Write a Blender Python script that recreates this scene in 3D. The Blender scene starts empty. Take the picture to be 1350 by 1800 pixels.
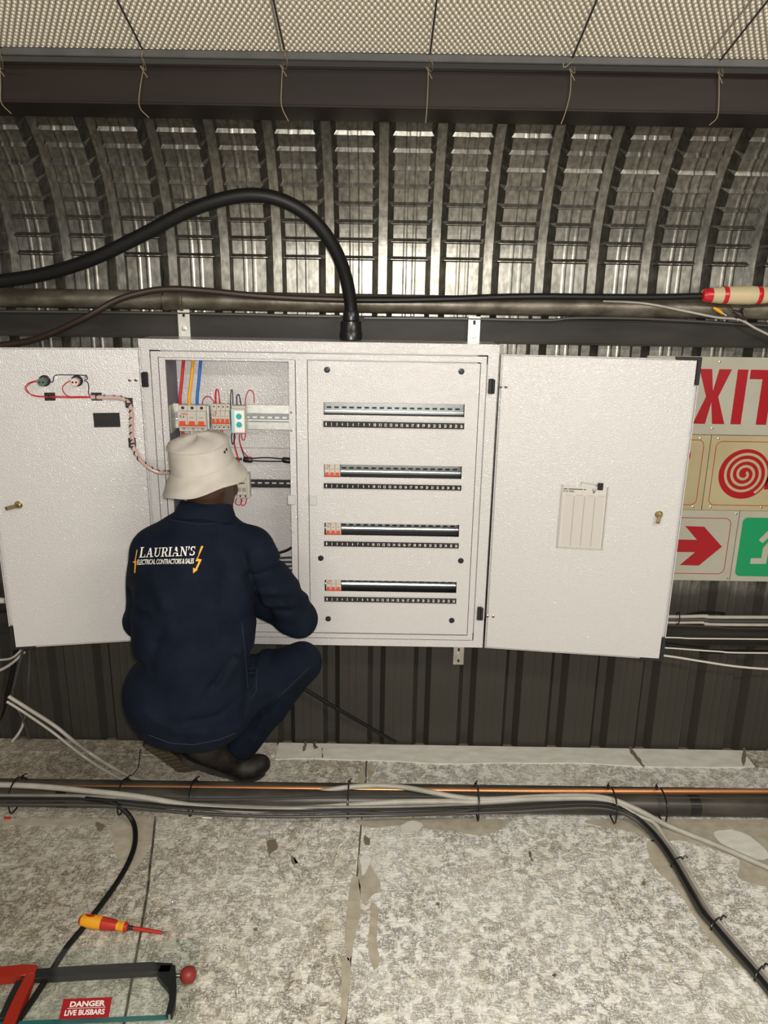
import bpy, bmesh, math, random
import numpy as np
from mathutils import Vector, Matrix
from mathutils.bvhtree import BVHTree

# ------------------------------------------------------------------ camera, world, light, exposure
SC = bpy.context.scene
COL = SC.collection
PITCH, ROLL, EYE, FPX = math.radians(16.2), math.radians(0.95), 1.735, 1352.0
_fw = Vector((0, math.cos(PITCH), -math.sin(PITCH)))
_r0 = Vector((1, 0, 0)); _u0 = Vector((0, math.sin(PITCH), math.cos(PITCH)))
_rt = _r0*math.cos(ROLL) + _u0*math.sin(ROLL)
_up = -_r0*math.sin(ROLL) + _u0*math.cos(ROLL)
cd = bpy.data.cameras.new('camera'); cam = bpy.data.objects.new('camera', cd); COL.objects.link(cam)
cd.sensor_fit = 'HORIZONTAL'; cd.sensor_width = 36.0; cd.lens = 36.0*FPX/1350.0
cd.clip_start = 0.05; cd.clip_end = 100
_m = Matrix((_rt, _up, -_fw)).transposed().to_4x4(); _m.translation = (0, 0, EYE)
cam.matrix_world = _m
SC.camera = cam

SC.view_settings.view_transform = 'Standard'
SC.view_settings.look = 'None'
SC.view_settings.gamma = 1.0
SC.view_settings.use_curve_mapping = False
SC.view_settings.exposure = 0.26

W = bpy.data.worlds.new('world'); SC.world = W; W.use_nodes = True
W.node_tree.nodes['Background'].inputs[0].default_value = (1.0, 0.93, 0.80, 1)
W.node_tree.nodes['Background'].inputs[1].default_value = 0.045

def area(name, loc, target, sx, sy, power, col):
    l = bpy.data.lights.new(name, 'AREA'); l.shape = 'RECTANGLE'; l.size = sx; l.size_y = sy
    l.energy = power; l.color = col
    o = bpy.data.objects.new(name, l); COL.objects.link(o); o.location = loc
    o.rotation_euler = (Vector(target)-Vector(loc)).to_track_quat('-Z', 'Y').to_euler()
    return o
def point(name, loc, rad, power, col):
    l = bpy.data.lights.new(name, 'POINT'); l.shadow_soft_size = rad; l.energy = power; l.color = col
    o = bpy.data.objects.new(name, l); COL.objects.link(o); o.location = loc
    return o
# the phone's own flash just beside the lens, and two shed tubes hung behind the photographer
point('phone_flash', (0.03, -0.02, EYE+0.04), 0.03, 128, (1.0, 0.95, 0.87))
area('shed_tube_right', (1.5, 0.1, 2.62), (1.2, 1.8, 0.0), 1.2, 0.12, 28, (1.0, 0.95, 0.85))
area('shed_tube_left', (-1.5, -0.6, 2.9), (-0.6, 2.4, 0.9), 1.2, 0.12, 10, (1.0, 0.93, 0.82))

# daylight from the open end of the shed, behind the photographer
area('shed_opening', (0.2, -2.4, 1.85), (0.2, 2.0, 1.85), 6.0, 0.8, 34, (1.0, 0.96, 0.88))

# ------------------------------------------------------------------ measuring helpers (photograph pixel -> point in the room)
EYEV = Vector((0, 0, EYE))
def ray(x, y): return _fw + _rt*((x-675)/FPX) - _up*((y-900)/FPX)
def Pt(x, y, Y):
    d = ray(x, y); return EYEV + d*(Y/d.y)
def Pz(x, y, z):
    d = ray(x, y); return EYEV + d*((z-EYE)/d.z)

# ------------------------------------------------------------------ mesh helpers
def world_off(o):
    v = Vector((0, 0, 0))
    while o is not None:
        v += o.location; o = o.parent
    return v
class MB:
    def __init__(s, M=None): s.bm = bmesh.new(); s.M = M or Matrix.Identity(4); s.mi = 0
    def faces(s, vs, fs, M=None):
        T = s.M @ M if M is not None else s.M
        bv = [s.bm.verts.new(T @ Vector(v)) for v in vs]
        for f in fs:
            try:
                q = s.bm.faces.new([bv[i] for i in f]); q.material_index = s.mi
            except ValueError: pass
        return bv
    def box(s, x0, x1, y0, y1, z0, z1, bev=0.0, M=None, seg=1):
        if x0 > x1: x0, x1 = x1, x0
        if y0 > y1: y0, y1 = y1, y0
        if z0 > z1: z0, z1 = z1, z0
        vs = [(x0,y0,z0),(x1,y0,z0),(x1,y1,z0),(x0,y1,z0),(x0,y0,z1),(x1,y0,z1),(x1,y1,z1),(x0,y1,z1)]
        fs = [(0,3,2,1),(4,5,6,7),(0,1,5,4),(1,2,6,5),(2,3,7,6),(3,0,4,7)]
        bv = s.faces(vs, fs, M)
        if bev > 0:
            es = set(e for v in bv for e in v.link_edges)
            r = bmesh.ops.bevel(s.bm, geom=list(es), offset=bev, segments=seg, affect='EDGES', profile=0.5)
            for f in r['faces']: f.material_index = s.mi
        return s
    def ring(s, rings, closed_path=False, caps=True, M=None):
        n = len(rings[0]); vs = [p for r in rings for p in r]; fs = []
        R = len(rings)
        for i in range(R if closed_path else R-1):
            j = (i+1) % R
            for k in range(n):
                l = (k+1) % n; fs.append((i*n+k, i*n+l, j*n+l, j*n+k))
        if caps and not closed_path:
            fs.append(tuple(range(n))[::-1]); fs.append(tuple((R-1)*n+k for k in range(n)))
        s.faces(vs, fs, M); return s
    def tube(s, pts, r, n=8, smooth=6, closed=False, flat=1.0):
        P = spline(pts, smooth, closed) if smooth > 1 else [Vector(p) for p in pts]
        rs = r if isinstance(r, (list, tuple)) else None
        rings = []; prev = None
        L = len(P)
        for i, p in enumerate(P):
            if closed: t = (P[(i+1) % L]-P[i-1])
            else: t = P[min(i+1, L-1)]-P[max(i-1, 0)]
            if t.length < 1e-9: t = Vector((0, 0, 1))
            t.normalize()
            if prev is None:
                a = Vector((0, 0, 1)) if abs(t.z) < .9 else Vector((1, 0, 0))
                nrm = (a - t*a.dot(t)).normalized()
            else:
                nrm = prev - t*prev.dot(t)
                nrm = nrm.normalized() if nrm.length > 1e-6 else t.orthogonal().normalized()
            prev = nrm; b = t.cross(nrm)
            rr = r
            if rs is not None:
                f = i/(L-1)*(len(rs)-1); k = min(int(f), len(rs)-2); rr = rs[k]+(rs[k+1]-rs[k])*(f-k)
            rings.append([p + nrm*(rr*math.cos(2*math.pi*k/n))*flat + b*(rr*math.sin(2*math.pi*k/n)) for k in range(n)])
        return s.ring(rings, closed_path=closed)
    def cyl(s, a, b, r0, r1=None, n=16):
        return s.tube([a, b], [r0, r0 if r1 is None else r1], n=n, smooth=1)
    def lathe(s, prof, M=None, n=24, wob=None):
        rings = []
        for j, (r, z) in enumerate(prof):
            ring = []
            for k in range(n):
                a = 2*math.pi*k/n
                rr, zz = (r, z) if wob is None else wob(r, z, a, j)
                ring.append((rr*math.cos(a), rr*math.sin(a), zz))
            rings.append(ring)
        return s.ring(rings, M=M)
    def prism(s, poly, h, M=None):            # polygon in local XY, thickness h along local +Z
        n = len(poly)
        vs = [(x, y, 0) for x, y in poly]+[(x, y, h) for x, y in poly]
        fs = [tuple(range(n))[::-1], tuple(range(n, 2*n))]+[(k, (k+1) % n, n+(k+1) % n, n+k) for k in range(n)]
        s.faces(vs, fs, M); return s
    def build(s, name, mat, parent=None, loc=None, smooth=True, recalc=True, angle=35):
        if recalc: bmesh.ops.recalc_face_normals(s.bm, faces=s.bm.faces)
        o0 = world_off(parent) if parent is not None else Vector(loc or (0, 0, 0))
        if o0.length > 0: bmesh.ops.translate(s.bm, verts=s.bm.verts, vec=-o0)
        me = bpy.data.meshes.new(name); s.bm.to_mesh(me); s.bm.free()
        return link(name, me, mat, parent, o0 if parent is None else None, smooth, angle)
def link(name, me, mat, parent=None, loc=None, smooth=True, angle=35):
    for m in (mat if isinstance(mat, (list, tuple)) else [mat]): me.materials.append(m)
    if smooth:
        me.shade_smooth()
        try: me.set_sharp_from_angle(angle=math.radians(angle))
        except Exception: pass
    o = bpy.data.objects.new(name, me); COL.objects.link(o)
    if parent is not None: o.parent = parent
    elif loc is not None: o.location = loc
    return o
def spline(pts, k, closed=False):
    P = [Vector(p) for p in pts]; n = len(P); out = []
    if n < 3 and not closed: 
        return [P[0].lerp(P[1], i/k) for i in range(k+1)]
    rng = n if closed else n-1
    for i in range(rng):
        if closed: a, b, c, d = P[i-1], P[i], P[(i+1) % n], P[(i+2) % n]
        else:
            b, c = P[i], P[i+1]
            a = P[i-1] if i > 0 else b*2-c
            d = P[i+2] if i+2 < n else c*2-b
        for j in range(k):
            t = j/k
            out.append(0.5*((2*b)+(c-a)*t+(2*a-5*b+4*c-d)*t*t+(3*b-a-3*c+d)*t*t*t))
    if not closed: out.append(P[-1])
    return out
def thing(name, label, cat, loc=(0, 0, 0), group=None):
    o = bpy.data.objects.new(name, None); o.empty_display_size = 0.05; COL.objects.link(o); o.location = loc
    return tag(o, label, cat, group)
def tag(o, label, cat, group=None):
    o['label'] = label; o['category'] = cat
    if group: o['group'] = group
    return o
def struct(o, label, cat):
    o['kind'] = 'structure'; o['label'] = label; o['category'] = cat; return o
def copy_tree(o, parent=None):
    c = o.copy(); COL.objects.link(c)
    if parent is not None: c.parent = parent
    for ch in list(o.children): copy_tree(ch, c)
    return c
def frame_m(o, u, v, n):                     # matrix with local x=u, y=v, z=n
    m = Matrix((Vector(u), Vector(v), Vector(n))).transposed().to_4x4(); m.translation = Vector(o); return m
def rrect(x0, y0, x1, y1, r, n=5):
    out = []
    for cx, cy, a0 in ((x1-r, y1-r, 0), (x0+r, y1-r, 90), (x0+r, y0+r, 180), (x1-r, y0+r, 270)):
        for k in range(n+1):
            a = math.radians(a0+90*k/n); out.append((cx+r*math.cos(a), cy+r*math.sin(a)))
    return out
def stroke(pts, w):                          # polyline of width w -> outline polygon
    L, R = [], []
    P = [Vector(p) for p in pts]
    for i, p in enumerate(P):
        t = (P[min(i+1, len(P)-1)]-P[max(i-1, 0)]).normalized(); n = Vector((-t.y, t.x))
        c = 1.0
        if 0 < i < len(P)-1:
            t1 = (p-P[i-1]).normalized(); c = max(0.5, abs(t1.dot(t)))
        L.append(p+n*(w/2/c)); R.append(p-n*(w/2/c))
    return [tuple(q) for q in L]+[tuple(q) for q in reversed(R)]
_tc = {}
def text_geo(body, bold=0.0, space=1.0):     # flat text as vertices and faces, height ~1 em
    key = (body, bold, space)
    if key in _tc: return _tc[key]
    c = bpy.data.curves.new('txt', 'FONT'); c.body = body; c.size = 1.0; c.resolution_u = 3; c.offset = bold
    c.space_character = space; c.fill_mode = 'BOTH'
    o = bpy.data.objects.new('txt', c); COL.objects.link(o)
    me = bpy.data.meshes.new_from_object(o.evaluated_get(bpy.context.evaluated_depsgraph_get()))
    vs = [tuple(v.co) for v in me.vertices]; fs = [tuple(p.vertices) for p in me.polygons]
    bpy.data.objects.remove(o); bpy.data.curves.remove(c); bpy.data.meshes.remove(me)
    _tc[key] = (vs, fs); return vs, fs
def text_fit(mb, body, x0, y0, x1, y1, M, bold=0.0, shear=0.0, z=0.0, space=1.0):
    vs, fs = text_geo(body, bold, space)
    ax = min(v[0] for v in vs); bx = max(v[0] for v in vs); ay = min(v[1] for v in vs); by = max(v[1] for v in vs)
    sx = (x1-x0)/(bx-ax); sy = (y1-y0)/(by-ay)
    out = [(x0+(v[0]-ax)*sx+shear*(v[1]-ay)*sy, y0+(v[1]-ay)*sy, z) for v in vs]
    mb.faces(out, fs, M)
def plate(mb, x0, x1, z0, z1, yf, yb, holes, M=None):   # slab in XZ with rectangular holes, front at yf
    xs = sorted(set([x0, x1]+[h[0] for h in holes]+[h[1] for h in holes]))
    zs = sorted(set([z0, z1]+[h[2] for h in holes]+[h[3] for h in holes]))
    def solid(i, j):
        if i < 0 or j < 0 or i >= len(xs)-1 or j >= len(zs)-1: return False
        cx = (xs[i]+xs[i+1])/2; cz = (zs[j]+zs[j+1])/2
        return not any(h[0] < cx < h[1] and h[2] < cz < h[3] for h in holes)
    vid = {}; vs = []; fs = []
    def v(i, j, b):
        k = (i, j, b)
        if k not in vid: vid[k] = len(vs); vs.append((xs[i], yb if b else yf, zs[j]))
        return vid[k]
    for i in range(len(xs)-1):
        for j in range(len(zs)-1):
            if not solid(i, j): continue
            fs.append((v(i,j,0), v(i+1,j,0), v(i+1,j+1,0), v(i,j+1,0)))
            fs.append((v(i,j,1), v(i,j+1,1), v(i+1,j+1,1), v(i+1,j,1)))
            if not solid(i-1, j): fs.append((v(i,j,0), v(i,j+1,0), v(i,j+1,1), v(i,j,1)))
            if not solid(i+1, j): fs.append((v(i+1,j,0), v(i+1,j,1), v(i+1,j+1,1), v(i+1,j+1,0)))
            if not solid(i, j-1): fs.append((v(i,j,0), v(i,j,1), v(i+1,j,1), v(i+1,j,0)))
            if not solid(i, j+1): fs.append((v(i,j+1,0), v(i+1,j+1,0), v(i+1,j+1,1), v(i,j+1,1)))
    mb.faces(vs, fs, M)

# ------------------------------------------------------------------ materials
def mat(name, col, rough=0.5, metal=0.0, spec=0.5, bump=None, var=None, coat=0.0):
    """bump = (scale, strength, distance[, detail]); var = (scale, colour2, amount, stretch)"""
    m = bpy.data.materials.new(name); m.use_nodes = True
    nt = m.node_tree; b = nt.nodes['Principled BSDF']
    b.inputs['Base Color'].default_value = (*col, 1); b.inputs['Roughness'].default_value = rough
    b.inputs['Metallic'].default_value = metal; b.inputs['Specular IOR Level'].default_value = spec
    b.inputs['Coat Weight'].default_value = coat
    tc = None
    if bump or var: tc = nt.nodes.new('ShaderNodeTexCoord')
    if bump:
        n = nt.nodes.new('ShaderNodeTexNoise'); n.inputs['Scale'].default_value = bump[0]
        n.inputs['Detail'].default_value = bump[3] if len(bump) > 3 else 2
        nt.links.new(tc.outputs['Object'], n.inputs['Vector'])
        bp = nt.nodes.new('ShaderNodeBump'); bp.inputs['Strength'].default_value = bump[1]; bp.inputs['Distance'].default_value = bump[2]
        nt.links.new(n.outputs['Fac'], bp.inputs['Height']); nt.links.new(bp.outputs['Normal'], b.inputs['Normal'])
    if var:
        mp = nt.nodes.new('ShaderNodeMapping'); mp.inputs['Scale'].default_value = var[3] if len(var) > 3 else (1, 1, 1)
        n = nt.nodes.new('ShaderNodeTexNoise'); n.inputs['Scale'].default_value = var[0]; n.inputs['Detail'].default_value = 5
        r = nt.nodes.new('ShaderNodeValToRGB'); r.color_ramp.elements[0].position = 0.35; r.color_ramp.elements[1].position = 0.68
        c2 = tuple(col[i]+(var[1][i]-col[i])*var[2] for i in range(3))
        r.color_ramp.elements[0].color = (*col, 1); r.color_ramp.elements[1].color = (*c2, 1)
        nt.links.new(tc.outputs['Object'], mp.inputs['Vector']); nt.links.new(mp.outputs[0], n.inputs['Vector'])
        nt.links.new(n.outputs['Fac'], r.inputs['Fac']); nt.links.new(r.outputs['Color'], b.inputs['Base Color'])
    return m
M = {}
M['white'] = mat('white_powder_coat', (.585, .567, .563), .14, 0, 1.0, bump=(240, .75, .0027, 2))
M['white_smooth'] = mat('white_enamel', (.54, .525, .52), .35, 0, .5, bump=(300, .12, .001, 1))
M['grey_side_shade'] = mat('grey_violet_side_shade', (.15, .145, .17), .5)  # shade on the compartment's side walls, put into their colour
M['galv'] = mat('galvanised_strut', (.50, .49, .44), .40, .92, .5, bump=(60, .08, .001), var=(70, (.66, .65, .60), 1.0, (1, 1, .5)))
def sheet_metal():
    """galvanised sheet: spangle on top, darker, rougher and less metallic brown-grey towards the floor"""
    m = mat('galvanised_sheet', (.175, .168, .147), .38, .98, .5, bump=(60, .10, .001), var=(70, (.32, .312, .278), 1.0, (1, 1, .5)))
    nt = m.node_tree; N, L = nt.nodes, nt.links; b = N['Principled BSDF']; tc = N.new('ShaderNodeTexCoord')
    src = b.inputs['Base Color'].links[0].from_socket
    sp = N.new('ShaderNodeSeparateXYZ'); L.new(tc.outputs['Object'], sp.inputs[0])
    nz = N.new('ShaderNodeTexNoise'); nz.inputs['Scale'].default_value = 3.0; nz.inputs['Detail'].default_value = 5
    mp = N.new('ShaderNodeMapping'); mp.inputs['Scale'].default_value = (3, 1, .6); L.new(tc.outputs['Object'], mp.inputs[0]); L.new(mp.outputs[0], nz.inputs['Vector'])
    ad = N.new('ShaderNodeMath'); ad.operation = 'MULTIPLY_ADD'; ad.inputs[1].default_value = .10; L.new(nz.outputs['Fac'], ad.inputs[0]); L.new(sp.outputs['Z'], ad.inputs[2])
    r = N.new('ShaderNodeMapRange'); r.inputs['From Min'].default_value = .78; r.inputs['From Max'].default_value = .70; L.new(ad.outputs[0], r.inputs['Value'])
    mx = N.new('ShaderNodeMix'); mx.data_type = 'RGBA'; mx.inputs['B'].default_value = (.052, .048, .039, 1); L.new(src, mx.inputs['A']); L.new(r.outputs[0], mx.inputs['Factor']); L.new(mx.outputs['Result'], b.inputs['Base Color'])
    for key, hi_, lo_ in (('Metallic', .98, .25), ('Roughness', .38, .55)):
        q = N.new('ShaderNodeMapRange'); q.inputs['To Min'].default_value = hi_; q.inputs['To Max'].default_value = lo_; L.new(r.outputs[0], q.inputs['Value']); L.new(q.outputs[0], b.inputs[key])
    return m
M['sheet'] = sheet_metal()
M['zinc'] = mat('zinc_rail', (.72, .76, .76), .24, .95, .5, bump=(90, .10, .001))
M['zinc_white'] = mat('zinc_plate', (.66, .67, .64), .38, .75, .5, bump=(90, .15, .001), var=(60, (.85, .85, .80), .8))
M['steel'] = mat('bright_steel', (.62, .60, .56), .28, 1.0)
M['brass'] = mat('brass_lock', (.72, .58, .34), .25, 1.0)
M['beam'] = mat('brown_black_paint', (.012, .0082, .0058), .55, 0, .2, bump=(25, .15, .002), var=(7, (.022, .0135, .0095), .6, (.3, 1, 3)))
M['girt'] = mat('grey_black_paint', (.018, .0168, .0155), .5, 0, .25, bump=(30, .15, .002), var=(9, (.045, .039, .033), .7, (.4, 1, 2)))
M['edge'] = mat('grey_flat_bar', (.045, .045, .043), .5, 0, .4, var=(15, (.075, .07, .065), .7))
M['foil'] = mat('bubble_foil', (.50, .455, .365), .35, .25, .5)
M['foil_back'] = mat('bubble_foil_backing', (.22, .19, .15), .5, .2, .4)
M['pipe'] = mat('weathered_steel_pipe', (.085, .070, .048), .42, .5, .5, bump=(60, .35, .002, 4), var=(22, (.26, .235, .19), .7, (.6, 1, 1)))
M['black'] = mat('black_rubber', (.007, .007, .007), .48, 0, .3, bump=(80, .1, .001))
M['black_gloss'] = mat('black_plastic', (.012, .012, .013), .3)
M['brown_cable'] = mat('brown_cable', (.030, .017, .012), .45)
M['grey_cable'] = mat('grey_cable', (.36, .34, .29), .45, bump=(60, .1, .001), var=(20, (.46, .44, .39), .8))
M['dark_cable'] = mat('dark_grey_cable', (.05, .047, .042), .42)
M['mid_cable'] = mat('mid_grey_cable', (.17, .16, .14), .42, var=(20, (.24, .225, .195), .8))
M['pvc'] = mat('dark_poly_pipe', (.035, .032, .027), .38, 0, .5, bump=(30, .15, .002), var=(14, (.085, .075, .06), .7, (.5, 1, 1)))
M['copper'] = mat('copper_tube', (.80, .36, .15), .42, .75, .5, bump=(50, .1, .001), var=(8, (.45, .20, .09), .7, (.4, 1, 1)))
M['red'] = mat('red_insulation', (.52, .012, .018), .35)
M['yellow'] = mat('yellow_insulation', (.80, .36, .01), .35)
M['blue'] = mat('blue_insulation', (.012, .13, .50), .35)
M['navy_wire'] = mat('black_blue_insulation', (.012, .018, .06), .35)
M['cream_wire'] = mat('white_insulation', (.66, .62, .55), .4)
M['wrap'] = mat('spiral_wrap', (.52, .36, .33), .35, 0, .5)
M['brk'] = mat('breaker_grey', (.52, .49, .43), .42)
M['brk_dark'] = mat('breaker_dark_grey', (.30, .28, .25), .45)  # darker grey plastic of lower terminals and window tabs
M['toggle'] = mat('orange_red_toggle', (.70, .075, .022), .35)
M['ink'] = mat('black_ink', (.012, .012, .012), .5)
M['ink_red'] = mat('red_ink', (.55, .02, .02), .5)
M['ink_white'] = mat('white_ink', (.85, .83, .78), .45)
M['teal'] = mat('teal_dial', (.03, .40, .42), .35)
M['sky'] = mat('pale_blue_label', (.35, .62, .66), .4)
M['paper'] = mat('printed_paper', (.56, .53, .49), .6)
M['paper_line'] = mat('grey_print', (.40, .37, .34), .6)
M['pocket'] = mat('clear_white_plastic', (.50, .48, .45), .25)
M['sign_tan'] = mat('aged_tan_sign', (.43, .37, .22), .4, var=(6, (.36, .29, .16), .8))
M['sign_white'] = mat('aged_white_sign', (.42, .405, .33), .38, var=(5, (.36, .335, .265), .8))
M['sign_red'] = mat('sign_red', (.34, .006, .012), .35)
M['sign_green'] = mat('sign_green', (.008, .27, .10), .35)
M['navy'] = mat('navy_denim', (.0030, .0058, .0145), .85, 0, .15, bump=(900, .25, .001, 2), var=(14, (.0058, .0095, .020), .9))
M['navy2'] = mat('navy_denim_seam', (.020, .024, .036), .85, 0, .2)
M['hat'] = mat('off_white_cotton', (.50, .465, .42), .9, 0, .2, bump=(500, .25, .001, 3), var=(18, (.42, .385, .34), .8))
M['skin'] = mat('dark_brown_skin', (.050, .024, .014), .5, 0, .4, bump=(200, .1, .001))
M['boot'] = mat('worn_black_leather', (.0085, .0073, .006), .58, 0, .35, bump=(70, .25, .002, 4), var=(25, (.035, .028, .020), .7))
M['sole'] = mat('tan_rubber_sole', (.085, .060, .035), .8, bump=(60, .3, .002))
M['sole_dark'] = mat('dark_rubber_sole', (.018, .016, .014), .7)
M['thread'] = mat('white_embroidery', (.80, .77, .70), .7)
M['gold'] = mat('gold_embroidery', (.80, .36, .03), .7)
M['tool_red'] = mat('tool_red', (.42, .022, .010), .38)
M['tool_yellow'] = mat('tool_yellow', (.75, .33, .01), .4)
M['tool_black'] = mat('tool_black', (.015, .015, .016), .45, bump=(90, .1, .001))
M['blade'] = mat('teal_saw_blade', (.03, .17, .17), .4, .2)
M['knob_red'] = mat('dusty_red_knob', (.33, .035, .03), .45)
M['cream_wood'] = mat('cream_painted_wood', (.62, .52, .33), .45, bump=(30, .2, .002), var=(12, (.45, .36, .2), .7, (.3, 1, 1)))
M['float_red'] = mat('red_painted_band', (.50, .012, .02), .25)
M['twine'] = mat('tan_tie_wire', (.20, .16, .10), .55)
M['dark_wire'] = mat('black_tie_wire', (.02, .017, .014), .5)
M['ind_green'] = mat('green_lamp_body', (.06, .13, .09), .4)
M['ind_pink'] = mat('pale_pink_lamp_body', (.70, .50, .46), .4)

def acrylic():
    m = bpy.data.materials.new('clear_acrylic'); m.use_nodes = True; nt = m.node_tree
    b = nt.nodes['Principled BSDF']; out = nt.nodes['Material Output']
    t = nt.nodes.new('ShaderNodeBsdfTransparent'); t.inputs[0].default_value = (.93, .95, .94, 1)
    g = nt.nodes.new('ShaderNodeBsdfGlossy'); g.inputs['Roughness'].default_value = .06
    fr = nt.nodes.new('ShaderNodeFresnel'); fr.inputs[0].default_value = 1.49
    mx = nt.nodes.new('ShaderNodeMixShader')
    ge = nt.nodes.new('ShaderNodeNewGeometry'); iv = nt.nodes.new('ShaderNodeMath'); iv.operation = 'SUBTRACT'; iv.inputs[0].default_value = 1.0
    ml = nt.nodes.new('ShaderNodeMath'); ml.operation = 'MULTIPLY'      # the pane's far side lets light out again
    nt.links.new(ge.outputs['Backfacing'], iv.inputs[1]); nt.links.new(iv.outputs[0], ml.inputs[0]); nt.links.new(fr.outputs[0], ml.inputs[1])
    nt.links.new(ml.outputs[0], mx.inputs[0]); nt.links.new(t.outputs[0], mx.inputs[1]); nt.links.new(g.outputs[0], mx.inputs[2])
    nt.links.new(mx.outputs[0], out.inputs[0]); nt.nodes.remove(b); return m
M['acrylic'] = acrylic()

def osb(name, white, mid, wear, seed=0.0, dirt=False):
    """white-painted strand board: swirling strands, paint scuffed off their edges"""
    m = bpy.data.materials.new(name); m.use_nodes = True; nt = m.node_tree; N = nt.nodes; L = nt.links
    b = N['Principled BSDF']; tc = N.new('ShaderNodeTexCoord')
    def noise(scale, detail, stretch, rot, dist=0.0, rough=.55):
        mp = N.new('ShaderNodeMapping'); mp.inputs['Scale'].default_value = stretch; mp.inputs['Rotation'].default_value = (0, 0, rot)
        mp.inputs['Location'].default_value = (seed, seed*1.7, 0)
        n = N.new('ShaderNodeTexNoise'); n.inputs['Scale'].default_value = scale; n.inputs['Detail'].default_value = detail
        n.inputs['Distortion'].default_value = dist; n.inputs['Roughness'].default_value = rough
        L.new(tc.outputs['Object'], mp.inputs['Vector']); L.new(mp.outputs[0], n.inputs['Vector']); return n.outputs['Fac']
    def ramp(src, p0, p1, a, bb):
        r = N.new('ShaderNodeMapRange'); r.inputs['From Min'].default_value = p0; r.inputs['From Max'].default_value = p1
        r.inputs['To Min'].default_value = a; r.inputs['To Max'].default_value = bb
        L.new(src, r.inputs['Value']); return r.outputs[0]
    def op(o, a, c):
        q = N.new('ShaderNodeMath'); q.operation = o
        for i, v in enumerate((a, c)):
            if isinstance(v, float): q.inputs[i].default_value = v
            else: L.new(v, q.inputs[i])
        return q.outputs[0]
    def band(src, c, w): return ramp(op('ABSOLUTE', op('SUBTRACT', src, c), 0.0), 0.0, w, 1.0, 0.0)
    def mixc(a, col, f):
        q = N.new('ShaderNodeMix'); q.data_type = 'RGBA'
        if isinstance(a, tuple): q.inputs['A'].default_value = (*a, 1)
        else: L.new(a, q.inputs['A'])
        q.inputs['B'].default_value = (*col, 1); L.new(f, q.inputs['Factor']); return q.outputs['Result']
    s1 = noise(17, 2.5, (1, 2.8, 1), .35, 2.2)
    s2 = noise(22, 2.5, (2.6, 1, 1), -.55, 2.0)
    s3 = noise(48, 2, (1, 1.9, 1), 1.1, 1.6)
    s4 = noise(75, 3, (1.6, 1, 1), .2, 1.0)
    big = noise(2.6, 4, (1, 1, 1), 0, .6)
    mid_ = noise(8, 5, (1, 1.2, 1), .9, .8, .65)
    patchy = ramp(big, .36, .62, .45, 1.0)
    c = mixc(white, mid, ramp(mid_, .44, .66, 0.0, 1.0))
    c = mixc(c, tuple(min(.84, v*1.15) for v in white), ramp(s2, .555, .59, 0.0, .9))
    c = mixc(c, tuple(v*.80 for v in mid), ramp(s4, .53, .62, 0.0, .55))
    wn = op('MULTIPLY', ramp(noise(13, 7, (1, 1.4, 1), .2, 1.4, .72), .60-wear*.10, .67-wear*.08, 0.0, .85), patchy)
    c = mixc(c, (.27, .215, .15), wn)
    if dirt:                                  # trodden, unswept end of the board
        sp = N.new('ShaderNodeSeparateXYZ'); L.new(tc.outputs['Object'], sp.inputs[0])
        dm = op('ADD', ramp(sp.outputs['X'], -.25, -1.0, 0.0, .62), op('MULTIPLY', op('SUBTRACT', big, .5), .9))
        c = mixc(c, (.235, .19, .115), ramp(dm, .0, 1.0, 0.0, .80))
    cr = op('MAXIMUM', op('MULTIPLY', band(s1, .48, .036), .95), op('MULTIPLY', band(s2, .49, .033), .9))
    cr = op('MAXIMUM', cr, op('MULTIPLY', band(s3, .5, .038), .7))
    brk = ramp(noise(30, 3, (1, 1, 1), 2.0, .5), .42, .52, 0.0, 1.0)      # cracks come and go
    cr = op('MULTIPLY', op('MULTIPLY', cr, patchy), brk)
    c = mixc(c, (.075, .055, .034), cr)
    L.new(c, b.inputs['Base Color'])
    b.inputs['Roughness'].default_value = .55; b.inputs['Specular IOR Level'].default_value = .35
    h = op('SUBTRACT', op('ADD', s1, op('MULTIPLY', s2, .8)), op('MULTIPLY', cr, .5))
    bp = N.new('ShaderNodeBump'); bp.inputs['Strength'].default_value = .7; bp.inputs['Distance'].default_value = .0055
    L.new(h, bp.inputs['Height']); L.new(bp.outputs['Normal'], b.inputs['Normal'])
    return m
M['osb_l'] = osb('scuffed_strand_board', (.78, .755, .67), (.56, .515, .41), .3, 3.1, True)
M['osb_r'] = osb('white_strand_board', (.82, .805, .74), (.66, .62, .52), .1, 0.0)
M['osb_b'] = osb('worn_strand_strip', (.68, .645, .56), (.48, .435, .345), .35, 7.7, True)
M['strip'] = mat('white_painted_strip', (.74, .73, .67), .5, 0, .35, bump=(40, .2, .002, 4), var=(16, (.58, .555, .48), .7, (1, 2, 1)))
M['gapdirt'] = mat('dirty_joint', (.17, .135, .10), .8, bump=(60, .3, .003))
M['bare'] = mat('bare_brown_patch', (.36, .32, .245), .7, bump=(50, .4, .003, 4), var=(28, (.47, .43, .34), .9))

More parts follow.
